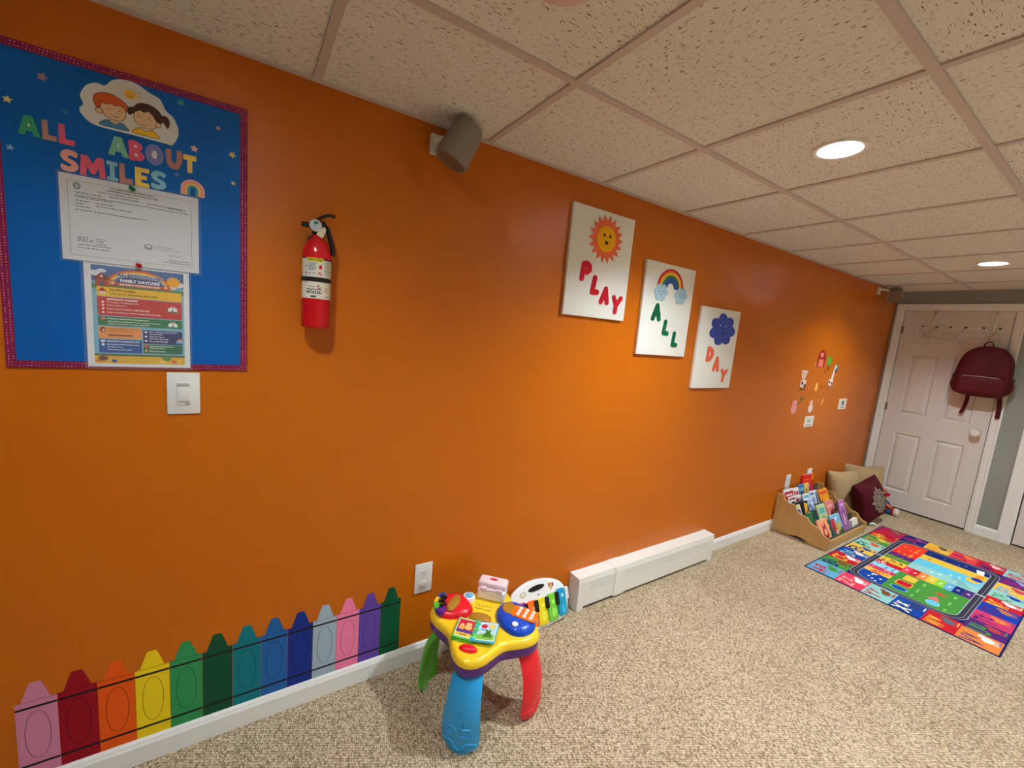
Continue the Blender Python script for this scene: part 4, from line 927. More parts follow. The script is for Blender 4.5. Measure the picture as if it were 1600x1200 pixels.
# legs
LP = [(.150, .288), (.178, .255), (.200, .215), (.214, .17), (.221, .125), (.223, .085), (.222, .055), (.221, .033), (.220, .017), (.219, .006), (.218, .001)]
LW_ = [.052, .055, .059, .063, .067, .070, .070, .067, .061, .052, .034]
def leg(ang, m, nm, emb=None, face=None):
    e0 = Vector((math.cos(ang), math.sin(ang), 0)); face = ang if face is None else face; e = Vector((math.cos(face), math.sin(face), 0)); s_ = Vector((-e.y, e.x, 0)); base = Vector((TX, TY, 0))+e0*.19-e*.19
    c = catmull([(p[0], p[1], w_) for p, w_ in zip(LP, LW_)], 4, False); th = .016
    def P(i, u, off=0):   # u -1..1 across, outer surface
        r_, z, w_ = c[i]; cv = (1-abs(u)**2.4)
        t_ = (c[min(i+1, len(c)-1)][0]-c[max(i-1, 0)][0], c[min(i+1, len(c)-1)][1]-c[max(i-1, 0)][1]); l_ = math.hypot(*t_); nr, nz = -t_[1]/l_, t_[0]/l_
        o = th*(-.35+1.35*cv)+off
        return base+e*(r_+nr*o)+s_*(w_*u)+Vector((0, 0, max(0.0008, z+nz*o)))
    bm = bmesh.new(); us = [-1+2*k/14 for k in range(15)]; rings = []
    for i in range(len(c)):
        rings.append([P(i, u) for u in us]+[P(i, u, -.010-.008*(1-abs(u)**3)) for u in us[-2:0:-1]])
    loft(bm, rings); o = obj('leg', bm, m, tt, smooth=False, auto=50, label=nm)
    bm = bmesh.new()
    k0 = len(c)-14
    wave = []
    for k in range(25):
        u = -.93+1.86*k/24; ii = k0+2.2*math.cos(u*PI*2)*1.0+(2.2 if abs(u) < .3 else 0)-(2 if abs(u) > .75 else 0)
        wave.append(P(int(round(max(0, min(len(c)-1, ii)))), u, -.0005))
    wv = [wave[0]]+[(wave[i-1]+wave[i]*2+wave[i+1])/4 for i in range(1, 24)]+[wave[-1]]
    tube(bm, wv, .0042, 8)
    if emb:
        def shape(pts, rr=.0036): tube(bm, [P(i_, u_, 0) for i_, u_ in pts], rr, 6, closed=True)
        shape([(13, .0), (17, .22), (17, -.22)]); shape([(18, .12), (18, .55), (21, .55), (21, .12)]); shape([(19, -.15), (20, -.22), (21, -.38), (20, -.54), (19, -.6), (18, -.5), (18, -.28)])
    obj('moulded_ridge', bm, m, o, auto=60)
leg(math.radians(-135), p_blu, 'light blue leg', True); leg(math.radians(-43), p_red, 'red leg', None, math.radians(-68)); leg(math.radians(136), p_grn, 'green leg', None, math.radians(126)); leg(math.radians(45), p_org, 'orange leg')
TM = frame((TX, TY, TZT), (1, 0, 0), (0, 1, 0), (0, 0, 1))
# light blue button
bm = bmesh.new(); B = Matrix.Translation((TX+.004, TY+.142, TZT-.002)); lathe(bm, [(.027, 0), (.027, .010), (.024, .017), (.018, .019), (.016, .017)], B, 28); b_ = obj('round_button', bm, p_wht, tt, auto=40, label='white round button base')
bm = bmesh.new(); lathe(bm, [(.0155, .016), (.0155, .021), (.012, .024), (.001, .0245)], B, 28); obj('button_cap', bm, plas('sky_blue_toy_plastic', (110, 190, 228)), b_, auto=50, label='light blue cap')
# piano pod
pod = catmull([(-.152, .120), (-.140, .160), (-.098, .190), (-.045, .190), (-.012, .155), (-.008, .085), (-.035, .048), (-.090, .052), (-.138, .080)], 5)
bm = bmesh.new(); dome(bm, pod, .028, TM, 6, .7, flat=.25); pp = obj('piano_pod', bm, p_red, tt, smooth=True, label='red dome with tiny piano keys')
for k, (m_, ng) in enumerate(((p_pur, 0), (p_grn, 1), (p_yel, 2), (p_dbl, 3))):
    a0, a1 = math.radians(208-k*28), math.radians(208-(k+1)*28+2)
    pts = []
    for r_ in (.040, .082):
        q = [(-.075+r_*math.cos(a0+(a1-a0)*s_/4)*1.0, .118+r_*math.sin(a0+(a1-a0)*s_/4)) for s_ in range(5)]
        pts += q if r_ == .040 else q[::-1]
    bm = bmesh.new(); prism(bm, pts, .006, .026-.001*k, TM, bev=.0015); obj('piano_key', bm, m_, pp, auto=40)
for k in range(3):
    an = math.radians(180-28*k); bm = bmesh.new(); c_ = Vector((math.cos(an), math.sin(an), 0)); n_ = Vector((-c_.y, c_.x, 0)); O_ = Vector((TX-.075, TY+.118, TZT))
    box(bm, (.036, -.007, .020), (.064, .007, .034), .002, M=frame(O_, c_, n_, (0, 0, 1))); obj('black_key', bm, p_blk, pp, auto=40)
bm = bmesh.new(); dome(bm, ell(-.080, .112, .050, .021, 28, .75), .004, TM, 3, .8, z0=.0295, flat=.5); obj('amber_window', bm, p_amb, pp, auto=50)
# white light-box at the back
d1_, d2_ = Vector((.7071, -.7071, 0)), Vector((.7071, .7071, 0))
BO = Vector((TX+.098, TY+.112, TZT)); BF = frame(BO, d1_, d2_, (0, 0, 1))
bm = bmesh.new(); box(bm, (-.059, -.032, 0), (.059, .034, .048), .010, 4, M=BF); bx = obj('light_box', bm, p_wht, tt, auto=40, label='white box with a hinged lid')
bm = bmesh.new(); box(bm, (-.062, -.020, .046), (.062, .037, .074), .011, 4, M=BF); lid = obj('lid', bm, p_pk, bx, auto=40)
bm = bmesh.new(); dome(bm, ell(0, .010, .018, .008, 20), .0015, BF, 2, 1, z0=.074); obj('lid_window', bm, p_red, lid, auto=40)
bm = bmesh.new()
for s_ in (-1, 1): box(bm, (s_*.034-.014, -.034, .040), (s_*.034+.014, -.020, .056), .003, M=BF)
box(bm, (-.02, -.032, .043), (.02, -.02, .050), .002, M=BF); obj('hinge', bm, p_pk, bx, auto=40)
# centre dome
bm = bmesh.new(); dome(bm, ell(-.010, .018, .044, .026, 32, -.75), .010, TM, 5, .8, z0=.002); rim = obj('centre_button', bm, p_amb, tt, smooth=True, label='amber oval light-up button')
bm = bmesh.new(); lathe(bm, [(1, 0), (1, .003), (.93, .004), (.93, 0)], TM @ Matrix.Translation((-.010, .018, .001)) @ Matrix.Rotation(-.75, 4, 'Z') @ Matrix.Diagonal((.047, .029, 1, 1)), 40, cap0=False, cap1=False); obj('button_rim', bm, p_org, rim, auto=50)
# storybook
e1, e2 = Vector((.75, -.66, 0)), Vector((.66, .75, 0)); OB = Vector((TX-.062, TY-.048, TZT)); FB = frame(OB, e1, e2, (0, 0, 1))
bm = bmesh.new(); box(bm, (-.082, -.052, 0), (.002, .054, .010), .003, M=FB); bk = obj('storybook', bm, p_grn, tt, auto=40, label='open plastic storybook')
def page(name, x0, x1, tilt, m_, lft):
    s_ = frame(OB+Vector((0, 0, .011)), (e1*math.cos(tilt)+Vector((0, 0, math.sin(tilt)))), e2, (-e1*math.sin(tilt)+Vector((0, 0, math.cos(tilt)))))
    bm = bmesh.new(); box(bm, (x0, -.052, -.003), (x1, .052, .003), .0028, 3, M=s_); pg = obj(name, bm, m_, bk, auto=40)
    a = Art(s_ @ Matrix.Translation((0, 0, .0032)), .0002); ia, ib = min(x0, x1)+.007, max(x0, x1)-.007
    a.poly(rrect(ia-.003, -.046, ib+.003, .046, .004), C(240, 240, 235))
    cx_ = (ia+ib)/2
    if lft:
        a.rect(ia, -.042, ib, .042, C(205, 40, 50), 1); a.rect(ia, -.042, ib, -.010, C(90, 50, 140), 1.5); a.rect(ia, -.042, ib, -.026, C(245, 200, 50), 2)
        for px, py, rr, c in ((cx_+.010, .004, .014, (235, 190, 110)), (cx_-.014, -.002, .011, (240, 170, 90)), (cx_+.011, .020, .011, (240, 205, 140)), (cx_-.014, .012, .008, (240, 200, 130))): a.ell(px, py, rr, rr*.9, C(*c), 2.5)
        a.text('Book', cx_, -.039, .009, C(40, 40, 60), 3, align='C', bold=.03)
    else:
        a.rect(ia, -.042, ib, .042, C(190, 220, 235), 1); a.poly([(ia, -.042), (ib, -.042), (ib, -.014), (cx_, -.008), (ia, -.018)], C(140, 195, 70), 2)
        a.ell(cx_-.014, .026, .012, .011, C(225, 40, 50), 2.5); a.ell(cx_+.016, .028, .012, .011, C(245, 200, 60), 2.5); a.ell(cx_+.016, .028, .007, .006, C(245, 225, 120), 3)
        a.text('Red', cx_-.014, .004, .008, C(30, 60, 130), 3, align='C', bold=.03)
        for px, py, rr in ((cx_+.006, -.018, .014), (cx_+.006, -.004, .010), (cx_-.006, -.026, .006), (cx_+.018, -.026, .006), (cx_+.000, .005, .005), (cx_+.012, .005, .005)): a.ell(px, py, rr, rr*.8, C(60, 130, 50), 3)
    a.build('page_picture', PAPER, pg)
page('left_page', -.078, -.004, -.06, p_grn, True); page('right_page', .004, .080, .10, p_teal, False)
bm = bmesh.new()
for k in range(5): tube(bm, [FB @ Vector((-.006, -.046+.022*k, .008)), FB @ Vector((-.003, -.046+.022*k, .016)), FB @ Vector((.006, -.046+.022*k, .014))], .009, 10)
obj('book_spine', bm, plas('turquoise_toy_plastic', (70, 200, 200)), bk, auto=50)
bm = bmesh.new()
for k in range(3): tube(bm, [FB @ Vector((-.004, -.036+.03*k, .012)), FB @ Vector((.000, -.030+.03*k, .020)), FB @ Vector((.004, -.026+.03*k, .012))], .0085, 10)
obj('book_roller', bm, p_grn, bk, auto=50)
# red slider button
bm = bmesh.new(); dome(bm, ell(-.120, -.102, .034, .017, 28, -.72), .014, TM, 5, .8, flat=.1); rbn = obj('oval_button', bm, p_red, tt, smooth=True, label='red oval button')
# telephone pod
ph = catmull([(.040, -.045), (.060, .012), (.098, .040), (.135, .040), (.168, .010), (.186, -.045), (.176, -.100), (.140, -.136), (.092, -.140), (.055, -.112)], 5)
bm = bmesh.new(); dome(bm, ph, .030, TM, 6, .7, flat=.45); ppd = obj('telephone_pod', bm, p_dbl, tt, smooth=True, label='blue dome with a keypad')
kx, ky = Vector((.56, -.80, 0)).normalized(), Vector((.80, .56, 0)).normalized()
KF = frame((TX+.138, TY-.072, TZT+.0285), kx, ky, (0, 0, 1))
bm = bmesh.new(); prism(bm, rrect(-.050, -.030, .050, .034, .010), 0, .006, KF, bev=.002); kp = obj('keypad', bm, p_org, ppd, auto=40)
for i in range(3):
    for j in range(3):
        bm = bmesh.new(); lathe(bm, [(.0075, 0), (.0075, .003), (.006, .0045), (.001, .0048)], KF @ Matrix.Translation((-.022+.027*i, -.017+.0185*j, .006)), 16); obj('keypad_button', bm, p_wht, kp, auto=50)
bm = bmesh.new(); dome(bm, ell(.104, -.012, .033, .027, 26, .9), .004, TM, 3, .8, z0=.0305, flat=.5); obj('amber_window', bm, p_amb, ppd, auto=50)
bm = bmesh.new(); lathe(bm, [(.012, 0), (.012, .004), (.009, .006), (.001, .0065)], TM @ Matrix.Translation((.078, -.098, .026)), 20); obj('phone_button', bm, p_wht, ppd, auto=50)
# speaker grooves
bm = bmesh.new(); rg = random.Random(4)
for k in range(14):
    u, v = -.030+.060*(k % 7)/6, -.012+.020*(k//7); c_ = Vector((TX+.035, TY+.068, TZT+.0005))+d1_*u+d2_*v; d_ = Vector((math.cos(rg.uniform(-.5, 1.5)), math.sin(rg.uniform(-.5, 1.5)), 0))*.006; tube(bm, [c_-d_, c_+d_], .0012, 6)
obj('speaker_slots', bm, plas('dark_slot', (150, 110, 20)), tt)

# ------------------------------------------------------------------ toy piano leaning on the wall
V_ = Vector((0, .085, .2)).normalized(); PO = Vector((1.0, -.108, .004)); NN = Vector((1, 0, 0)).cross(V_).normalized()
PF = frame(PO, (1, 0, 0), V_, NN)
tp = thing('toy_piano', (1.24, -.10, 0), 'white toy piano with coloured keys leaning on the orange wall behind the toy table', 'toy piano')
ol = catmull([(.060, .040), (.055, .110), (.080, .185), (.130, .217), (.199, .232), (.265, .230), (.332, .216), (.385, .190), (.411, .155), (.420, .110), (.414, .056), (.390, .020), (.311, .006), (.222, .003), (.110, .004)], 6)
bm = bmesh.new(); dome(bm, ol, .012, PF, 4, .5, z0=-.016, flat=.93)
prism(bm, ol, -.020, -.014, PF); body = obj('body', bm, plas('white_piano_plastic', (240, 240, 240)), tp, auto=50)
keys = [(.110, .156, (200, 40, 120)), (.160, .214, (255, 110, 30)), (.218, .276, (238, 214, 30)), (.280, .340, (120, 200, 60)), (.344, .402, (20, 150, 190))]
for k, (ka, kb, c) in enumerate(keys):
    bm = bmesh.new(); tz = [.148, .145, .143, .148, .158][k]; bz = [.022, .020, .019, .021, .030][k]
    prism(bm, rrect(ka+.001, bz, kb-.001, tz, .010 if k < 4 else .014), -.006, .006, PF, bev=.002); kk = obj('piano_key', bm, plas('key_plastic', c), tp, auto=40)
    a = Art(PF, .0002); lc = C(*[min(255, v+60) for v in c]); mx = (ka+kb)/2+.006
    a.poly(ell(mx-.002, .060, .015, .022, 20), tuple(.55*u+.45*v for u, v in zip(C(*c), lc)), z=.0064)
    if k == 4: a.poly([(mx+(.012 if i % 2 == 0 else .006)*math.sin(i*PI/5), .125+(.012 if i % 2 == 0 else .006)*math.cos(i*PI/5)) for i in range(10)], C(200, 235, 245), z=.0066)
    else: a.poly(ell(mx, .110, .009, .010, 16), lc, z=.0066)
    a.build('key_print', GLOSS, kk)
for k, (xa, xb) in enumerate(((.136, .158), (.200, .222), (.266, .288), (.331, .352))):
    bm = bmesh.new(); zt = .143 if k < 3 else .150; prism(bm, rrect(xa, .088, xb, zt, .006), 0, .014, PF, bev=.002); obj('black_key', bm, p_blk, tp, auto=40)
bm = bmesh.new(); prism(bm, ell(.230, .194, .050, .0125, 28, .06), -.012, -.0015, PF); obj('carry_handle_slot', bm, m_dark, tp)
a = Art(PF, .0002)
for k in range(20): q = 2*PI*k/20; a.stroke([(.147+.009*math.cos(q), .180+.007*math.sin(q)), (.147+.019*math.cos(q), .180+.015*math.sin(q))], .002, C(190, 170, 90), z=-.0034)
a.build('speaker_print', GLOSS, tp); a = Art(PF, .0002)
a.poly(rrect(.305, .180, .316, .199, .002), C(130, 40, 50), z=-.0034); a.poly(rrect(.328, .178, .338, .197, .002), C(130, 40, 50), z=-.0034); a.poly(ell(.320, .182, .009, .018, 16), C(235, 170, 90), z=-.0032); a.build('badge', GLOSS, tp); a = Art(PF, .0002); a.poly(rrect(.231, .158, .246, .163, .001), C(110, 60, 140), z=-.0034); a.build('switch_mark', GLOSS, tp)
bm = bmesh.new(); box(bm, (.412, .095, -.016), (.430, .155, -.002), .006, 3, M=PF); obj('side_clip', bm, p_wht, tp, auto=40)

# ------------------------------------------------------------------ play rug
RU, RV = 1.525, .908; RF = frame((3.29, -1.331, .004), (1, 0, 0), (0, 1, 0), (0, 0, 1))
rug = thing('play_rug', (4.05, -.88, 0), 'colourful alphabet play rug with a road loop lying on the beige carpet', 'rug')
a = Art(RF, .0002)
wob = [(RU*k/24, -.004*abs(math.sin(k*.9))) for k in range(25)]
a.solid([(0, 0), (RU, 0), (RU, RV), (0, RV)], -.0035, 0, C(24, 30, 90))
a.build('rug_base', CLOTHP, rug)
a = Art(RF, .0002)
NV, BL, RD, YL, OR, PK, PU, GR, AQ, LB, MG, DG = (24, 40, 112), (18, 66, 152), (190, 28, 42), (226, 184, 62), (232, 130, 58), (196, 54, 98), (78, 38, 110), (70, 140, 58), (142, 196, 192), (98, 166, 206), (158, 32, 84), (36, 104, 56)
cells = []   # u0,v0,u1,v1,bg,letter,lettercol,blobcol
B1 = .008
top_ = [(.008, .21, LB, 'A', RD, GR), (.21, .365, GR, 'B', NV, (130, 70, 40)), (.365, .52, RD, 'C', YL, (240, 240, 240)), (.52, .675, BL, 'D', AQ, (230, 215, 190)), (.675, .83, YL, 'E', NV, (60, 80, 130)), (.83, 1.0, AQ, 'F', DG, (215, 70, 40)), (1.0, 1.165, GR, 'G', (200, 120, 90), YL), (1.165, 1.33, RD, 'H', YL, (150, 30, 40)), (1.33, RU-.008, MG, 'I', RD, (150, 110, 60))]
for u0, u1, c, ch, lc, bc in top_: cells.append((u0, .735, u1, RV-.008, c, ch, lc, bc))
for v0, v1, c, ch, lc, bc in ((.595, .735, NV, 'J', MG, (160, 60, 130)), (.452, .595, YL, 'K', OR, (90, 70, 90)), (.31, .452, (225, 60, 70), 'L', MG, OR), (.17, .31, RD, 'M', PU, (240, 200, 190)), (.008, .17, AQ, 'N', RD, (220, 90, 80))): cells.append((1.335, v0, RU-.008, v1, c, ch, lc, bc))
for u0, u1, c, ch, lc, bc in ((1.16, 1.335, PU, 'O', MG, (150, 150, 190)), (.98, 1.16, YL, 'P', LB, PK), (.83, .98, AQ, 'Q', GR, BL), (.685, .83, RD, 'R', YL, (240, 230, 220)), (.515, .685, (20, 60, 160), 'S', PU, (190, 110, 70)), (.35, .515, PK, 'T', PU, OR), (.18, .35, PU, 'U', GR, (180, 60, 60)), (.008, .18, OR, 'V', NV, (240, 235, 225))): cells.append((u0, .008, u1, .17, c, ch, lc, bc))
for v0, v1, c, ch, lc, bc in ((.17, .312, RD, 'W', YL, (90, 100, 110)), (.312, .455, BL, 'X', (250, 240, 190), (50, 60, 110)), (.455, .592, AQ, 'Y', RD, (120, 70, 40)), (.592, .735, (225, 60, 90), 'Z', (245, 160, 150), (240, 240, 240))): cells.append((.008, v0, .205, v1, c, ch, lc, bc))
for u0, v0, u1, v1, c, ch, lc, bc in cells:
    a.rect(u0, v0, u1, v1, C(*c), 1); w_, h_ = u1-u0, v1-v0
    a.text(ch, u0+.05*w_, v0+.34*h_, .58*h_, C(*lc), 2, w=.32*w_, bold=.02); a.text(ch.lower(), u0+.41*w_, v0+.50*h_, .40*h_, C(*lc), 2, w=.22*w_, bold=.02)
    cx_, cz_ = u0+.70*w_, v0+.34*h_
    a.ell(cx_, cz_, .18*w_, .15*h_, C(*bc), 2, 20); a.ell(cx_+.13*w_, cz_+.16*h_, .09*w_, .10*h_, C(*bc), 2.3, 16)
    for q in (-.12, -.02, .1): a.rect(cx_+q*w_-.018*w_, cz_-.28*h_, cx_+q*w_+.018*w_, cz_-.05*h_, C(*bc), 2.3)
    a.rect(u0+.62*w_, v0+.05*h_, u0+.9*w_, v0+.10*h_, C(*lc), 2)
# road loop
ro = rrect(.205, .168, 1.335, .738, .10, 8)
a.poly(ro, C(150, 150, 165), 3); a.poly(rrect(.209, .172, 1.331, .734, .098, 8), C(52, 52, 66), 3.4)
a.stroke(rrect(.2235, .186, 1.3165, .720, .088, 8), .0018, C(170, 170, 175), 3.8, True)
a.poly(rrect(.238, .208, 1.30, .699, .078, 8), C(170, 175, 180), 4); inner = rrect(.242, .212, 1.296, .695, .076, 8); a.poly(inner, C(*GR), 4.3)
def irect(u0, v0, u1, v1, c, l=4.7):   # cells clipped to the rounded inner field
    pts = []
    if u0 < .26 and v1 > .68: pts = [(u0, v0), (u1, v0), (u1, v1)]+[(.318+.076*math.cos(q), .619+.076*math.sin(q)) for q in [PI/2+PI/2*k/6 for k in range(7)]]
    elif u1 > 1.28 and v1 > .68: pts = [(u0, v0), (u1, v0)]+[(1.220+.076*math.cos(q), .619+.076*math.sin(q)) for q in [PI/2*k/6 for k in range(7)]]+[(u0, v1)]
    elif u1 > 1.28 and v0 < .23: pts = [(u0, v1), (u0, v0)]+[(1.220+.076*math.cos(q), .288+.076*math.sin(q)) for q in [-PI/2+PI/2*k/6 for k in range(7)]]+[(u1, v1)]
    else: pts = [(u0, v0), (u1, v0), (u1, v1), (u0, v1)]
    a.poly(pts, C(*c), l)
rowc = [(.242, .40, BL, 0), (.40, .47, YL, 1), (.47, .54, PK, 2), (.54, .62, (140, 205, 225), 3), (.62, .695, RD, 4), (.695, .79, YL, 5), (.79, .88, GR, 6), (.88, .97, PU, 7), (.97, 1.10, (225, 50, 40), 8), (1.10, 1.296, (225, 60, 40), 8)]
for u0, u1, c, k in rowc:
    irect(u0, .555, u1, .695, c)
    rg = random.Random(k+20)
    col2 = [(240, 240, 240), (225, 50, 30), (240, 150, 160), (40, 100, 180), (245, 245, 245), (30, 25, 30), (200, 110, 60), (190, 60, 90), (250, 190, 60)][k]
    for q in range(7 if k != 5 else 16):
        px, pz = rg.uniform(u0+.012, u1-.012), rg.uniform(.57, .68 if u0 > .26 else .64); 
        if px > 1.25: continue
        a.ell(px, pz, .009, .007 if k != 5 else .0055, C(*col2), 5.2, 10)
a.stroke([(.43+.045*math.cos(q)*.6, .60+.045*math.sin(q)) for q in [PI*k/10 for k in range(11)]], .016, C(225, 60, 30), 5.4)
# week strip
for v0, v1, c in ((.515, .555, (225, 60, 90)), (.473, .515, RD), (.430, .473, OR), (.385, .430, YL), (.342, .385, (140, 200, 50)), (.300, .342, LB), (.258, .300, NV), (.212, .258, PU)):
    a.rect(.622, v0, .768, v1, C(*c), 5); a.text(['Days', 'Sun', 'Mon', 'Tue', 'Wed', 'Thu', 'Fri', 'Sat'][[.515, .473, .430, .385, .342, .300, .258, .212].index(v0)], .695, v0+.013, .016, C(240, 235, 225), 5.4, align='C')
# sea, sky and sand stripes
for u0, u1, c in ((.768, .90, AQ), (.90, 1.05, (100, 190, 215)), (1.05, 1.17, YL), (1.17, 1.296, NV)): irect(u0, .212, u1, .555, c)
for px, pz in ((.84, .44), (.86, .40), (.93, .36), (.95, .32), (.84, .32)): a.poly([(px-.012, pz-.006), (px+.012, pz-.006), (px, pz+.010)], C(245, 245, 245), 5.2)
for q in range(5): a.stroke([(.80+.02*q, .24+.01*q), (.80+.02*q, .30+.012*q)], .006, C(30, 120, 90), 5.2)
a.ell(.99, .262, .05, .034, C(*YL), 5.2); a.ell(1.03, .248, .035, .028, C(20, 50, 160), 5.5); a.ell(1.10, .245, .05, .02, C(250, 140, 40), 5.2); a.poly([(1.16, .235), (1.26, .245), (1.25, .285), (1.17, .27)], C(245, 240, 235), 5.2)
for px, pz in ((1.22, .52), (1.23, .44), (1.21, .36), (1.24, .33)): a.text('Jan', px, pz, .012, C(160, 200, 240), 5.2, align='C')
a.text('Calendar', 1.10, .50, .012, C(110, 90, 30), 5.2, align='C')
# shapes on the green field
a.rect(.495, .450, .598, .512, C(*YL), 5); a.poly(rrect(.378, .444, .470, .524, .012), C(245, 170, 60), 4.9); a.poly(rrect(.384, .450, .463, .518, .010), C(*RD), 5.2); a.ell(.318, .484, .034, .044, C(*AQ), 4.9); a.ell(.318, .484, .029, .039, C(10, 70, 170), 5.2)
a.ell(.312, .322, .040, .032, C(150, 215, 240), 4.9); a.ell(.312, .322, .035, .028, C(100, 185, 225), 5.2); a.poly([(.360, .360), (.364, .300), (.434, .328)], C(240, 110, 120), 5)
a.poly([(.470, .298), (.492, .312), (.522, .288), (.510, .316), (.518, .344), (.492, .334), (.476, .352), (.482, .322)], C(230, 50, 40), 5)
for u, v, s_ in ((.29, .408, 'oval'), (.40, .404, 'rectangle'), (.545, .40, 'square'), (.545, .257, 'star'), (.41, .257, 'triangle'), (.285, .256, 'circle')): a.text(s_, u, v, .016, C(150, 215, 110), 5, align='C')
a.rect(.770, .699, .784, .738, C(190, 195, 200), 4.6); a.rect(.755, .168, .772, .208, C(190, 195, 200), 4.6); a.rect(.300, .165, .325, .172, C(160, 165, 170), 4.6)
a.build('printed_pattern', CLOTHP, rug)

# ------------------------------------------------------------------ book display
sx0, sx1 = 3.715, 4.452; pr = [(-.004, .002), (-.004, .312), (-.030, .316), (-.056, .314), (-.060, .290), (-.072, .274), (-.097, .262), (-.128, .266), (-.150, .260), (-.154, .236), (-.170, .218), (-.197, .207), (-.225, .207), (-.247, .200), (-.257, .181), (-.275, .166), (-.307, .156), (-.328, .154), (-.340, .145), (-.354, .121), (-.375, .106), (-.405, .098), (-.409, .094), (-.400, .002), (-.278, .002), (-.245, .018), (-.205, .024), (-.165, .018), (-.134, .002)]
sh_ = thing('book_display', (4.08, -.2, 0), 'low wooden tiered book display with scalloped sides against the orange wall', 'book rack')
for xa, nm in ((sx0-.008, 'near side'), (sx1-.008, 'far side')):
    bm = bmesh.new(); prism(bm, [(-y, z) for y, z in pr], 0, .014, frame((xa, 0, 0), (0, -1, 0), (0, 0, 1), (1, 0, 0)), bev=.0015)
    obj('side_panel', bm, m_ply, sh_)
bm = bmesh.new(); box(bm, (sx0+.006, -.399, .004), (sx1-.008, -.389, .072), .001); obj('front_panel', bm, m_ply, sh_)
m_lip = mat('grey_green_shelf_edge', C(74, 84, 72), .5)
for y, zt in ((-.386, .084), (-.297, .140), (-.197, .192), (-.098, .246)):
    bm = bmesh.new(); box(bm, (sx0+.006, y-.003, zt-.055), (sx1-.008, y+.003, zt), .001); box(bm, (sx0+.006, y-.005, zt-.012), (sx1-.008, y+.005, zt), .002)
    box(bm, (sx0+.006, y, zt-.058), (sx1-.008, y+.088, zt-.052)); obj('shelf', bm, m_lip, sh_, auto=40)
bm = bmesh.new(); box(bm, (sx0+.006, -.014, .06), (sx1-.008, -.006, .300), .001); obj('back_panel', bm, m_lip, sh_)
def book(x, y, z, wd, hh, th, cov, art, label, tilt=.22, yaw=0, roll=0, cat='book'):
    """x,z: lower left corner of the cover, y: front face at the foot"""
    k_ = 0 if z < .06 else 1 if z < .12 else 2 if z < .19 else 3; y -= (.028, .020, .015, .0)[k_]; tilt += (.10, .13, .13, 0)[k_]; hh *= 1.06; U = Vector((math.cos(yaw), math.sin(yaw), 0)); Vv = Vector((0, math.sin(tilt), math.cos(tilt)))
    U = (Matrix.Rotation(-roll, 3, 'Y') @ U); Vv = (Matrix.Rotation(-roll, 3, 'Y') @ Vv); Wn = U.cross(Vv).normalized(); Vv = Wn.cross(U).normalized()
    a = Art(frame((x, y, z), U, Vv, Wn), .0003)
    a.solid([(0, 0), (wd, 0), (wd, hh), (0, hh)], -th, -th+.0012, C(*cov)); a.solid([(.002, .002), (wd-.002, .002), (wd-.002, hh-.002), (.002, hh-.002)], -th+.0012, -.0012, C(236, 228, 212)); a.solid([(0, 0), (wd, 0), (wd, hh), (0, hh)], -.0012, 0, C(*cov))
    a.solid([(0, 0), (.0015, 0), (.0015, hh), (0, hh)], -th+.0005, -.0005, C(*cov))
    for k in art:
        if k[0] == 'r': a.rect(k[1]*wd, k[2]*hh, k[3]*wd, k[4]*hh, C(*k[5]), k[6] if len(k) > 6 else 1)
        elif k[0] == 'e': a.ell(k[1]*wd, k[2]*hh, k[3]*wd, k[4]*hh, C(*k[5]), k[6] if len(k) > 6 else 2)
        elif k[0] == 'p': a.poly([(px*wd, pz*hh) for px, pz in k[1]], C(*k[2]), k[3] if len(k) > 3 else 2)
    o = a.build('picture_book', PAPER); tag(o, label, cat, 'children\'s books in the wooden display')
z1_, z2_, z3_, z4_ = .034, .090, .142, .196
WH, BKK = (235, 230, 222), (30, 25, 28)
# front tier
book(3.735, -.345, z1_, .165, .165, .012, (245, 160, 120), [('p', [(.3, .35), (.35, .8), (.5, .65), (.62, .9), (.72, .6), (.8, .3), (.65, .12), (.4, .15)], (170, 30, 40)), ('e', .55, .45, .12, .14, (240, 190, 150), 3), ('e', .58, .2, .08, .06, (60, 20, 25), 3)], 'salmon pink book with a dark red face, front tier at the near end', .35)
book(3.905, -.335, z1_, .040, .140, .012, (24, 70, 40), [('r', .2, .1, .8, .5, (90, 150, 60)), ('e', .5, .7, .3, .1, (200, 180, 70))], 'narrow dark green book, front tier between salmon and farm books', .35)
book(3.958, -.345, z1_, .185, .165, .012, (120, 180, 215), [('r', 0, 0, 1, .35, (100, 90, 70)), ('r', 0, .3, .35, .85, (190, 50, 60)), ('e', .6, .45, .25, .2, (190, 170, 80)), ('e', .35, .25, .15, .12, (225, 170, 160)), ('e', .8, .25, .1, .14, (60, 110, 50)), ('e', .55, .82, .08, .07, (235, 235, 235))], 'light blue farm scene book with a red barn, front tier', .35)
book(4.165, -.332, z1_, .110, .245, .010, (180, 110, 175), [('e', .5, .45, .32, .3, (120, 80, 150)), ('e', .5, .4, .16, .2, (220, 180, 190), 3), ('r', .2, .82, .8, .9, (225, 180, 215))], 'tall lilac purple book standing in the front tier', .25)
book(4.285, -.350, z1_, .110, .085, .022, WH, [('r', .1, .1, .9, .4, (120, 70, 130))], 'short white book with a purple band, far end of the front tier', .15, 0, .12)
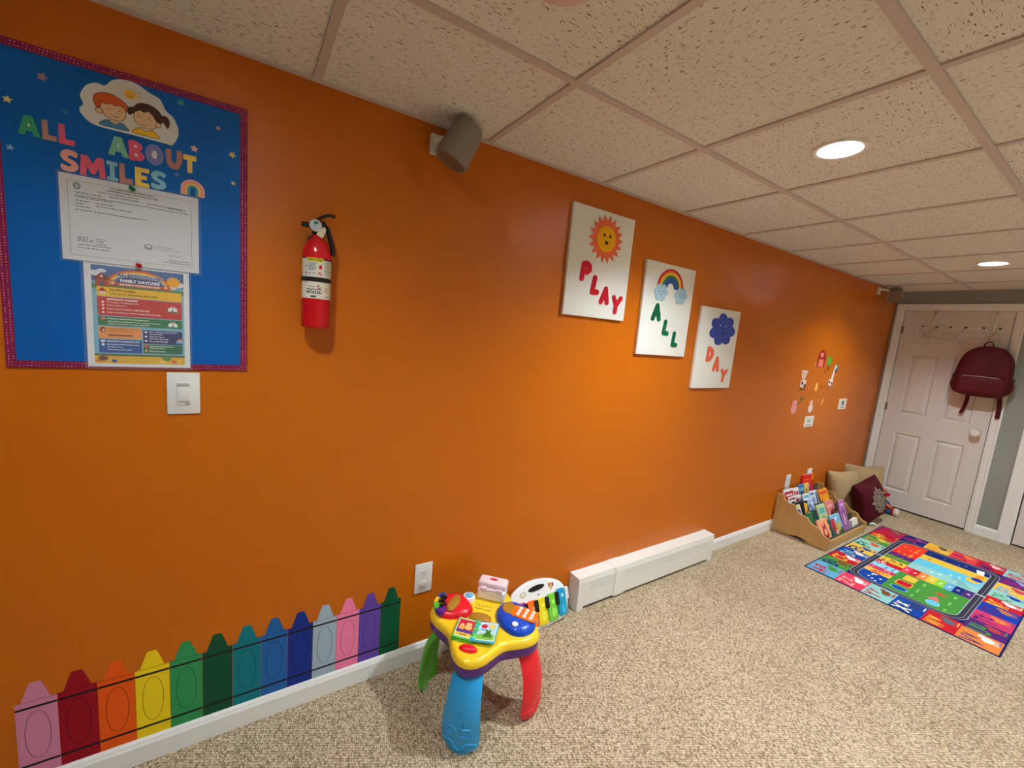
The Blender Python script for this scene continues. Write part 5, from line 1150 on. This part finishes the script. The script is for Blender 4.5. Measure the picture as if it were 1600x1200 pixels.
# second tier
book(3.735, -.262, z2_, .110, .135, .014, (10, 110, 50), [('r', .45, 0, .6, 1, (90, 120, 90)), ('r', .7, .1, .95, .9, (60, 70, 60))], 'green book near the display\'s side panel, second tier from the front', .30)
book(3.850, -.255, z2_, .070, .140, .012, (36, 60, 62), [('r', .1, .15, .9, .5, (90, 120, 110)), ('r', .55, .1, .8, .3, (220, 180, 60), 3)], 'dark teal book, second tier right of the green one', .30)
book(3.925, -.262, z2_, .150, .165, .012, (190, 205, 150), [('r', .15, .6, .85, .85, (100, 180, 180)), ('e', .5, .35, .25, .15, (140, 180, 120))], 'pale green book with a turquoise title, second tier', .30)
book(4.085, -.262, z2_, .160, .170, .012, (222, 130, 125), [('e', .5, .35, .2, .18, (140, 80, 70)), ('r', .2, .72, .8, .84, (235, 175, 165))], 'dusty pink book with a brown figure, second tier', .30)
book(4.085, -.288, z2_+.005, .120, .050, .010, WH, [('r', .1, .2, .9, .4, (120, 150, 160))], 'thin white booklet leaning before the dusty pink book', .5, 0, .12)
# third tier
book(3.733, -.165, z3_, .085, .110, .010, (225, 225, 195), [('e', .5, .45, .35, .3, (90, 90, 150)), ('r', .1, .8, .9, .95, (200, 205, 120))], 'cream book with blue drawing, third tier at the near end', .28)
book(3.820, -.172, z3_, .125, .125, .010, (34, 20, 30), [('p', [(.25, .05), (.5, .95), (.95, .8), (.75, .5), (.45, .3)], (240, 185, 50)), ('e', .75, .35, .15, .13, (215, 100, 50), 3)], 'black book with a yellow flash, third tier', .30)
book(3.950, -.165, z3_, .115, .120, .010, (170, 190, 220), [('e', .35, .6, .15, .12, (70, 90, 170)), ('e', .6, .35, .16, .14, (80, 100, 180)), ('e', .7, .75, .12, .1, (230, 235, 245))], 'white and blue patterned book, third tier middle', .30)
book(4.070, -.172, z3_, .140, .080, .010, (84, 104, 86), [('r', .15, .3, .85, .75, (120, 140, 110)), ('e', .5, .5, .15, .2, (190, 160, 110))], 'short grey-green landscape book, third tier', .30)
book(3.935, -.135, z3_+.02, .105, .140, .010, (232, 236, 236), [('r', .1, .75, .9, .92, (110, 190, 210)), ('e', .5, .4, .22, .2, (220, 200, 150))], 'white book with a light blue title, back of the third tier', .22)
book(4.050, -.135, z3_+.02, .145, .145, .010, (222, 226, 236), [('e', .4, .5, .2, .2, (130, 140, 190)), ('r', .75, .2, .95, .9, (50, 90, 110)), ('r', .1, .8, .6, .92, (90, 120, 180))], 'pale lavender and white book, back of the third tier', .22)
book(4.215, -.160, z3_, .170, .165, .012, (245, 160, 40), [('p', [(.35, 0), (.6, .6), (.95, .1)], (250, 205, 70)), ('r', .1, .75, .9, .9, (225, 80, 40)), ('r', .02, .1, .2, .5, (190, 100, 40))], 'orange and yellow book at the far end of the third tier', .30)
# top tier
book(3.735, -.062, z4_+.02, .170, .120, .010, (236, 230, 226), [('r', .08, .25, .95, .85, (180, 30, 44)), ('r', .2, .55, .85, .7, (235, 200, 200), 3), ('r', .35, .35, .7, .47, (235, 200, 200), 3)], 'white book with a dark red title block, top tier near end', .22)
book(3.905, -.062, z4_+.02, .090, .115, .010, (238, 232, 228), [('r', .1, .5, .4, .8, (150, 60, 60)), ('r', .5, .45, .9, .75, (180, 50, 50)), ('e', .5, .25, .3, .12, (190, 110, 110))], 'white book with red letters, top tier beside the dark red title', .22)
book(3.998, -.062, z4_+.02, .100, .130, .010, (60, 120, 180), [('r', .1, .6, .9, .8, (120, 170, 205)), ('r', .1, .2, .9, .35, (200, 110, 70)), ('e', .5, .48, .3, .08, (90, 60, 70), 3)], 'blue book in the top tier', .22)
book(4.100, -.062, z4_+.02, .085, .125, .010, (240, 200, 90), [('e', .5, .5, .22, .2, (110, 100, 50)), ('e', .5, .52, .1, .1, (230, 190, 70), 3)], 'yellow book with a dark round picture, top tier', .22)
book(4.105, -.034, z4_+.02, .215, .190, .012, (226, 40, 26), [('p', [(.75, .72), (1, .7), (1, 1), (.8, 1)], (248, 130, 40)), ('e', .62, .3, .2, .2, (180, 80, 150)), ('e', .55, .5, .1, .08, (220, 160, 190), 3), ('r', .15, .6, .7, .66, (245, 110, 60), 3), ('r', .2, .75, .6, .8, (245, 120, 80), 3)], 'big red book with a purple figure, tallest in the top tier', .12)
book(3.775, -.083, z4_-.002, .215, .085, .008, (238, 234, 230), [('e', .35, .4, .14, .16, (25, 25, 30)), ('r', .6, .35, .8, .75, (200, 50, 50)), ('r', .05, .75, .55, .9, (190, 60, 70))], 'low white book with a black animal, front of the top tier', .22)

# ------------------------------------------------------------------ cushions
def cushion(name, c, size, th, U, V, m_, label, pinch=.10, art=None, seed=1):
    U, V = Vector(U).normalized(), Vector(V).normalized(); Wn = U.cross(V).normalized(); V = Wn.cross(U)
    M = frame(c, U, V, Wn); bm = bmesh.new(); n = 22; rg = random.Random(seed); p1, p2 = rg.uniform(0, 6), rg.uniform(0, 6)
    def P(u, v, s_):
        k = 1-pinch*(1-abs(u)**1.5)*abs(v)**3; k2 = 1-pinch*(1-abs(v)**1.5)*abs(u)**3
        h = th/2*((1-abs(u)**3)*(1-abs(v)**3))**.55
        h += .004*math.sin(5*u+p1)*math.sin(4*v+p2)*(1-u*u)*(1-v*v)
        return M @ Vector((u*size/2*k2, v*size/2*k, s_*h))
    for s_ in (1, -1):
        g = [[bm.verts.new(P(-1+2*i/n, -1+2*j/n, s_)) for i in range(n+1)] for j in range(n+1)]
        for j in range(n):
            for i in range(n): bm.faces.new((g[j][i], g[j][i+1], g[j+1][i+1], g[j+1][i]))
    bmesh.ops.remove_doubles(bm, verts=bm.verts[:], dist=1e-5)
    t = thing(name, (c[0], c[1], 0), label, 'cushion', 'cushions piled beside the book display')
    o = obj('cover', bm, m_, t, smooth=True)
    if art: art(t, P, M)
    return t
cushion('cushion', (4.80, -.115, .215), .40, .17, (.97, -.24, 0), (.05, .30, .95), m_beigecloth, 'plain beige cushion leaning on the wall just behind the book display', seed=1)
cushion('cushion', (5.19, -.13, .232), .40, .14, (.80, -.60, 0), (.12, .22, .97), m_beigecloth, 'plain beige cushion farthest back, in the corner by the door', seed=2)
def medallion(t, P, M):
    a = Art(M, .0002); col = C(150, 138, 122); inv = M.inverted()
    def on(u, v): return P(u, v, 1)
    def strokeuv(pts, wd):
        for i in range(len(pts)-1):
            (u0, v0), (u1, v1) = pts[i], pts[i+1]; d = math.hypot(u1-u0, v1-v0) or 1; nx, ny = -(v1-v0)/d*wd/2, (u1-u0)/d*wd/2
            q = [(u0+nx, v0+ny), (u0-nx, v0-ny), (u1-nx, v1-ny), (u1+nx, v1+ny)]; b = len(a.v)
            a.v += [on(*k)+M.to_3x3().col[2]*.0015 for k in q]; a.f.append([b, b+1, b+2, b+3]); a.c.append(col)
    N_ = 64
    for rad, wd, n, am in ((.46, .055, 12, .05), (.34, .045, 8, .05), (.20, .05, 6, .04), (.08, .06, 4, .01)):
        strokeuv([((rad+am*math.cos(n*q))*math.cos(q), (rad+am*math.cos(n*q))*math.sin(q)*1.12) for q in [2*PI*k/N_ for k in range(N_+1)]], wd)
    for k in range(12):
        q = 2*PI*k/12; strokeuv([(.12*math.cos(q), .13*math.sin(q)), (.30*math.cos(q+.15), .33*math.sin(q+.15)), (.44*math.cos(q), .49*math.sin(q))], .045)
    for k in range(4):
        q = PI/2*k; strokeuv([(.45*math.cos(q), .5*math.sin(q)), (.60*math.cos(q), .68*math.sin(q))], .09)
    a.build('medallion_print', CLOTHP, t, label='pale grey scrollwork medallion')
cushion('cushion', (4.80, -.300, .205), .375, .17, (.975, -.10, .20), (-.16, .30, .93), m_maroon, 'dark maroon cushion with a pale scrollwork medallion, in front of the beige ones', .12, medallion, 3)

# ------------------------------------------------------------------ plush doll half hidden behind the maroon cushion
dt = thing('plush_doll', (5.30, -.30, 0), 'small plush doll with an orange face, red nose and white shoe, behind the maroon cushion', 'doll')
p_f = fabric('orange_plush', C(232, 104, 60)); p_fw = fabric('white_plush', C(228, 222, 212)); p_fb = fabric('blue_cloth', C(50, 80, 130)); p_fr = fabric('red_plush', C(190, 20, 40))
bm = bmesh.new(); ball(bm, (5.30, -.252, .165), (.045, .050, .052)); ball(bm, (5.30, -.270, .205), (.02, .02, .02)); tube(bm, [(5.30, -.252, .13), (5.30, -.256, .10)], .025, 14); obj('head', bm, p_f, dt, smooth=True)
bm = bmesh.new(); ball(bm, (5.272, -.304, .185), (.02, .024, .018)); obj('nose', bm, p_fr, dt, smooth=True)
bm = bmesh.new()
for yy, zz in ((-.262, .187), (-.280, .192)): ball(bm, (5.262, yy, zz), .010)
obj('eyes', bm, m_white, dt, smooth=True)
bm = bmesh.new(); ball(bm, (5.30, -.280, .065), (.055, .060, .060)); tube(bm, [(5.29, -.28, .04), (5.27, -.33, .028), (5.26, -.365, .028)], [.032, .028, .026], 14); obj('trousers', bm, p_fb, dt, smooth=True)
bm = bmesh.new(); tube(bm, [(5.29, -.27, .10), (5.275, -.30, .092), (5.265, -.335, .076), (5.262, -.358, .066)], [.017, .015, .014, .016], 12); obj('arm', bm, p_f, dt, smooth=True)
bm = bmesh.new(); ball(bm, (5.262, -.372, .036), (.026, .016, .036)); obj('cuff', bm, p_fr, dt, smooth=True)
bm = bmesh.new(); ball(bm, (5.260, -.395, .040), (.030, .024, .040)); 
for k in range(10): q = 2*PI*k/10; ball(bm, (5.26+.02*math.cos(q), -.402, .041+.028*math.sin(q)), .012, seg=10, rings=6)
obj('fluffy_shoe', bm, p_fw, dt, smooth=True)
# small white clip on the carpet
bm = bmesh.new(); tube(bm, catmull([(4.70, -.365, .012), (4.725, -.372, .020), (4.745, -.385, .016), (4.755, -.402, .006)], 4, False), [.007]*3+[.010]*7+[.007]*3, 10)
o = obj('white_clip', bm, m_white, None, smooth=True); tag(o, 'small white plastic piece on the carpet at the rug\'s far corner', 'plastic clip')

# ------------------------------------------------------------------ over-the-door rack and backpack
rk = thing('over_door_rack', (XD, -.5, 1.72), 'chrome over-the-door hook rack hanging on the white six-panel door', 'hook rack')
xr = XD-.030
for y in (-.308, -.702):
    bm = bmesh.new(); box(bm, (XD-.0035, y-.011, 1.955), (XD-.0005, y+.011, 1.992), .0005); box(bm, (XD-.0035, y-.011, 1.9885), (XD+.004, y+.011, 1.9915)); tube(bm, [(XD-.004, y, 1.965), (XD-.012, y, 1.94), (xr+.004, y, 1.88), (xr+.002, y, 1.75)], [.008, .008, .006, .0045], 10)
    obj('door_strap', bm, m_chrome, rk, auto=45)
for z in (1.775, 1.729):
    bm = bmesh.new(); tube(bm, [(xr, -.256, z), (xr, -.756, z)], .0042, 10); obj('crossbar', bm, m_chrome, rk, auto=45)
bm = bmesh.new()
for y in (-.256, -.756): tube(bm, [(xr, y, 1.728), (xr, y, 1.776)], .0042, 8)
obj('end_bar', bm, m_chrome, rk, auto=45)
m_knob = mat('bronze_hook_ball', C(96, 74, 62), .35, .5, .6)
for y in (-.305, -.492, -.697):
    bm = bmesh.new()
    for s_ in (-1, 1):
        tube(bm, catmull([(xr-.002, y, 1.722), (xr-.004, y, 1.775), (xr-.022, y+s_*.018, 1.800), (xr-.045, y+s_*.046, 1.832)], 5, False), .0034, 8)
        tube(bm, catmull([(xr-.002, y, 1.735), (xr-.012, y+s_*.006, 1.712), (xr-.024, y+s_*.013, 1.708)], 4, False), .003, 8)
    hk = obj('double_hook', bm, m_chrome, rk, auto=45)
    for s_ in (-1, 1):
        bm = bmesh.new(); ball(bm, (xr-.046, y+s_*.048, 1.834), (.010, .011, .009)); obj('hook_ball', bm, m_knob, hk, smooth=True)
bp = thing('backpack', (XD-.1, -.70, 1.23), 'maroon backpack hanging by its loop from the over-the-door rack', 'backpack')
by = -.712
def bring(x, s_, dz=0, n=64, sq=1.0):
    o = catmull([(-.158, 1.270), (-.172, 1.330), (-.168, 1.420), (-.165, 1.500), (-.150, 1.580), (-.095, 1.655), (-.020, 1.678), (.050, 1.672), (.115, 1.630), (.150, 1.560), (.166, 1.480), (.176, 1.400), (.178, 1.330), (.160, 1.272), (.100, 1.240), (.0, 1.232), (-.10, 1.238)], 4)
    return [Vector((x, by+u*s_, 1.45+(z-1.45)*s_+dz)) for u, z in o]
bm = bmesh.new(); loft(bm, [bring(XD-.022, .86), bring(XD-.030, .95), bring(XD-.060, 1.0), bring(XD-.115, 1.0), bring(XD-.135, .965), bring(XD-.148, .88), bring(XD-.154, .70), bring(XD-.157, .35)]); bodyb = obj('main_compartment', bm, m_pack, bp, auto=60)
def pring(x, s_):
    o = catmull([(-.150, 1.262), (-.160, 1.320), (-.155, 1.385), (-.130, 1.412), (0, 1.420), (.130, 1.412), (.160, 1.385), (.166, 1.320), (.150, 1.262), (.07, 1.245), (-.07, 1.245)], 4)
    return [Vector((x, by+u*s_, 1.33+(z-1.33)*s_)) for u, z in o]
bm = bmesh.new(); loft(bm, [pring(XD-.135, 1.0), pring(XD-.160, .99), pring(XD-.178, .93), pring(XD-.186, .75), pring(XD-.188, .3)]); pk = obj('front_pocket', bm, m_pack, bp, auto=60)
bm = bmesh.new(); tube(bm, catmull([(XD-.164, by+.150, 1.392), (XD-.178, by+.10, 1.407), (XD-.182, by, 1.412), (XD-.178, by-.10, 1.407), (XD-.164, by-.150, 1.392)], 6, False), .0032, 8); obj('pocket_zip', bm, mat('grey_zip', C(170, 150, 150), .4), pk, smooth=True, label='pale grey zip')
bm = bmesh.new(); tube(bm, catmull([(XD-.120, by+.150, 1.44), (XD-.138, by+.146, 1.52), (XD-.140, by+.110, 1.60), (XD-.142, by, 1.650), (XD-.140, by-.110, 1.60), (XD-.138, by-.150, 1.52), (XD-.120, by-.158, 1.44)], 6, False), .003, 8); obj('main_zip', bm, mat('dark_maroon_zip', C(60, 4, 14), .5), bodyb, smooth=True)
bm = bmesh.new()
hl = catmull([(XD-.04, -.668, 1.662), (XD-.045, -.676, 1.700), (XD-.040, -.692, 1.718), (XD-.040, -.706, 1.718), (XD-.045, -.722, 1.700), (XD-.04, -.732, 1.662)], 6, False)
for w_ in (-.006, 0, .006): tube(bm, [(p[0]+w_, p[1], p[2]) for p in hl], .004, 8)
obj('hanging_loop', bm, m_pack, bp, smooth=True)
def strap(pts, wd, th=.003):
    bm = bmesh.new(); c = catmull(pts, 5, False); rings = []
    for p in c: q = Vector(p); rings.append([q+Vector((-th, wd/2, 0)), q+Vector((-th, -wd/2, 0)), q+Vector((th, -wd/2, 0)), q+Vector((th, wd/2, 0))])
    loft(bm, rings); return obj('shoulder_strap', bm, m_pack, bp)
strap([(XD-.05, -.640, 1.27), (XD-.035, -.642, 1.20), (XD-.032, -.634, 1.12), (XD-.030, -.620, 1.062)], .026); strap([(XD-.05, -.828, 1.27), (XD-.035, -.836, 1.20), (XD-.034, -.842, 1.12), (XD-.034, -.843, 1.060)], .028)
for s_ in (-1, 1):
    bm = bmesh.new(); box(bm, (XD-.11, by+s_*.172-.012, 1.385), (XD-.07, by+s_*.172+.012, 1.415), .004); obj('side_buckle', bm, m_black, bp, auto=40)
    bm = bmesh.new(); ball(bm, (XD-.09, by+s_*.162, 1.340), (.045, .027, .063)); obj('side_pocket', bm, m_pack, bp, smooth=True)
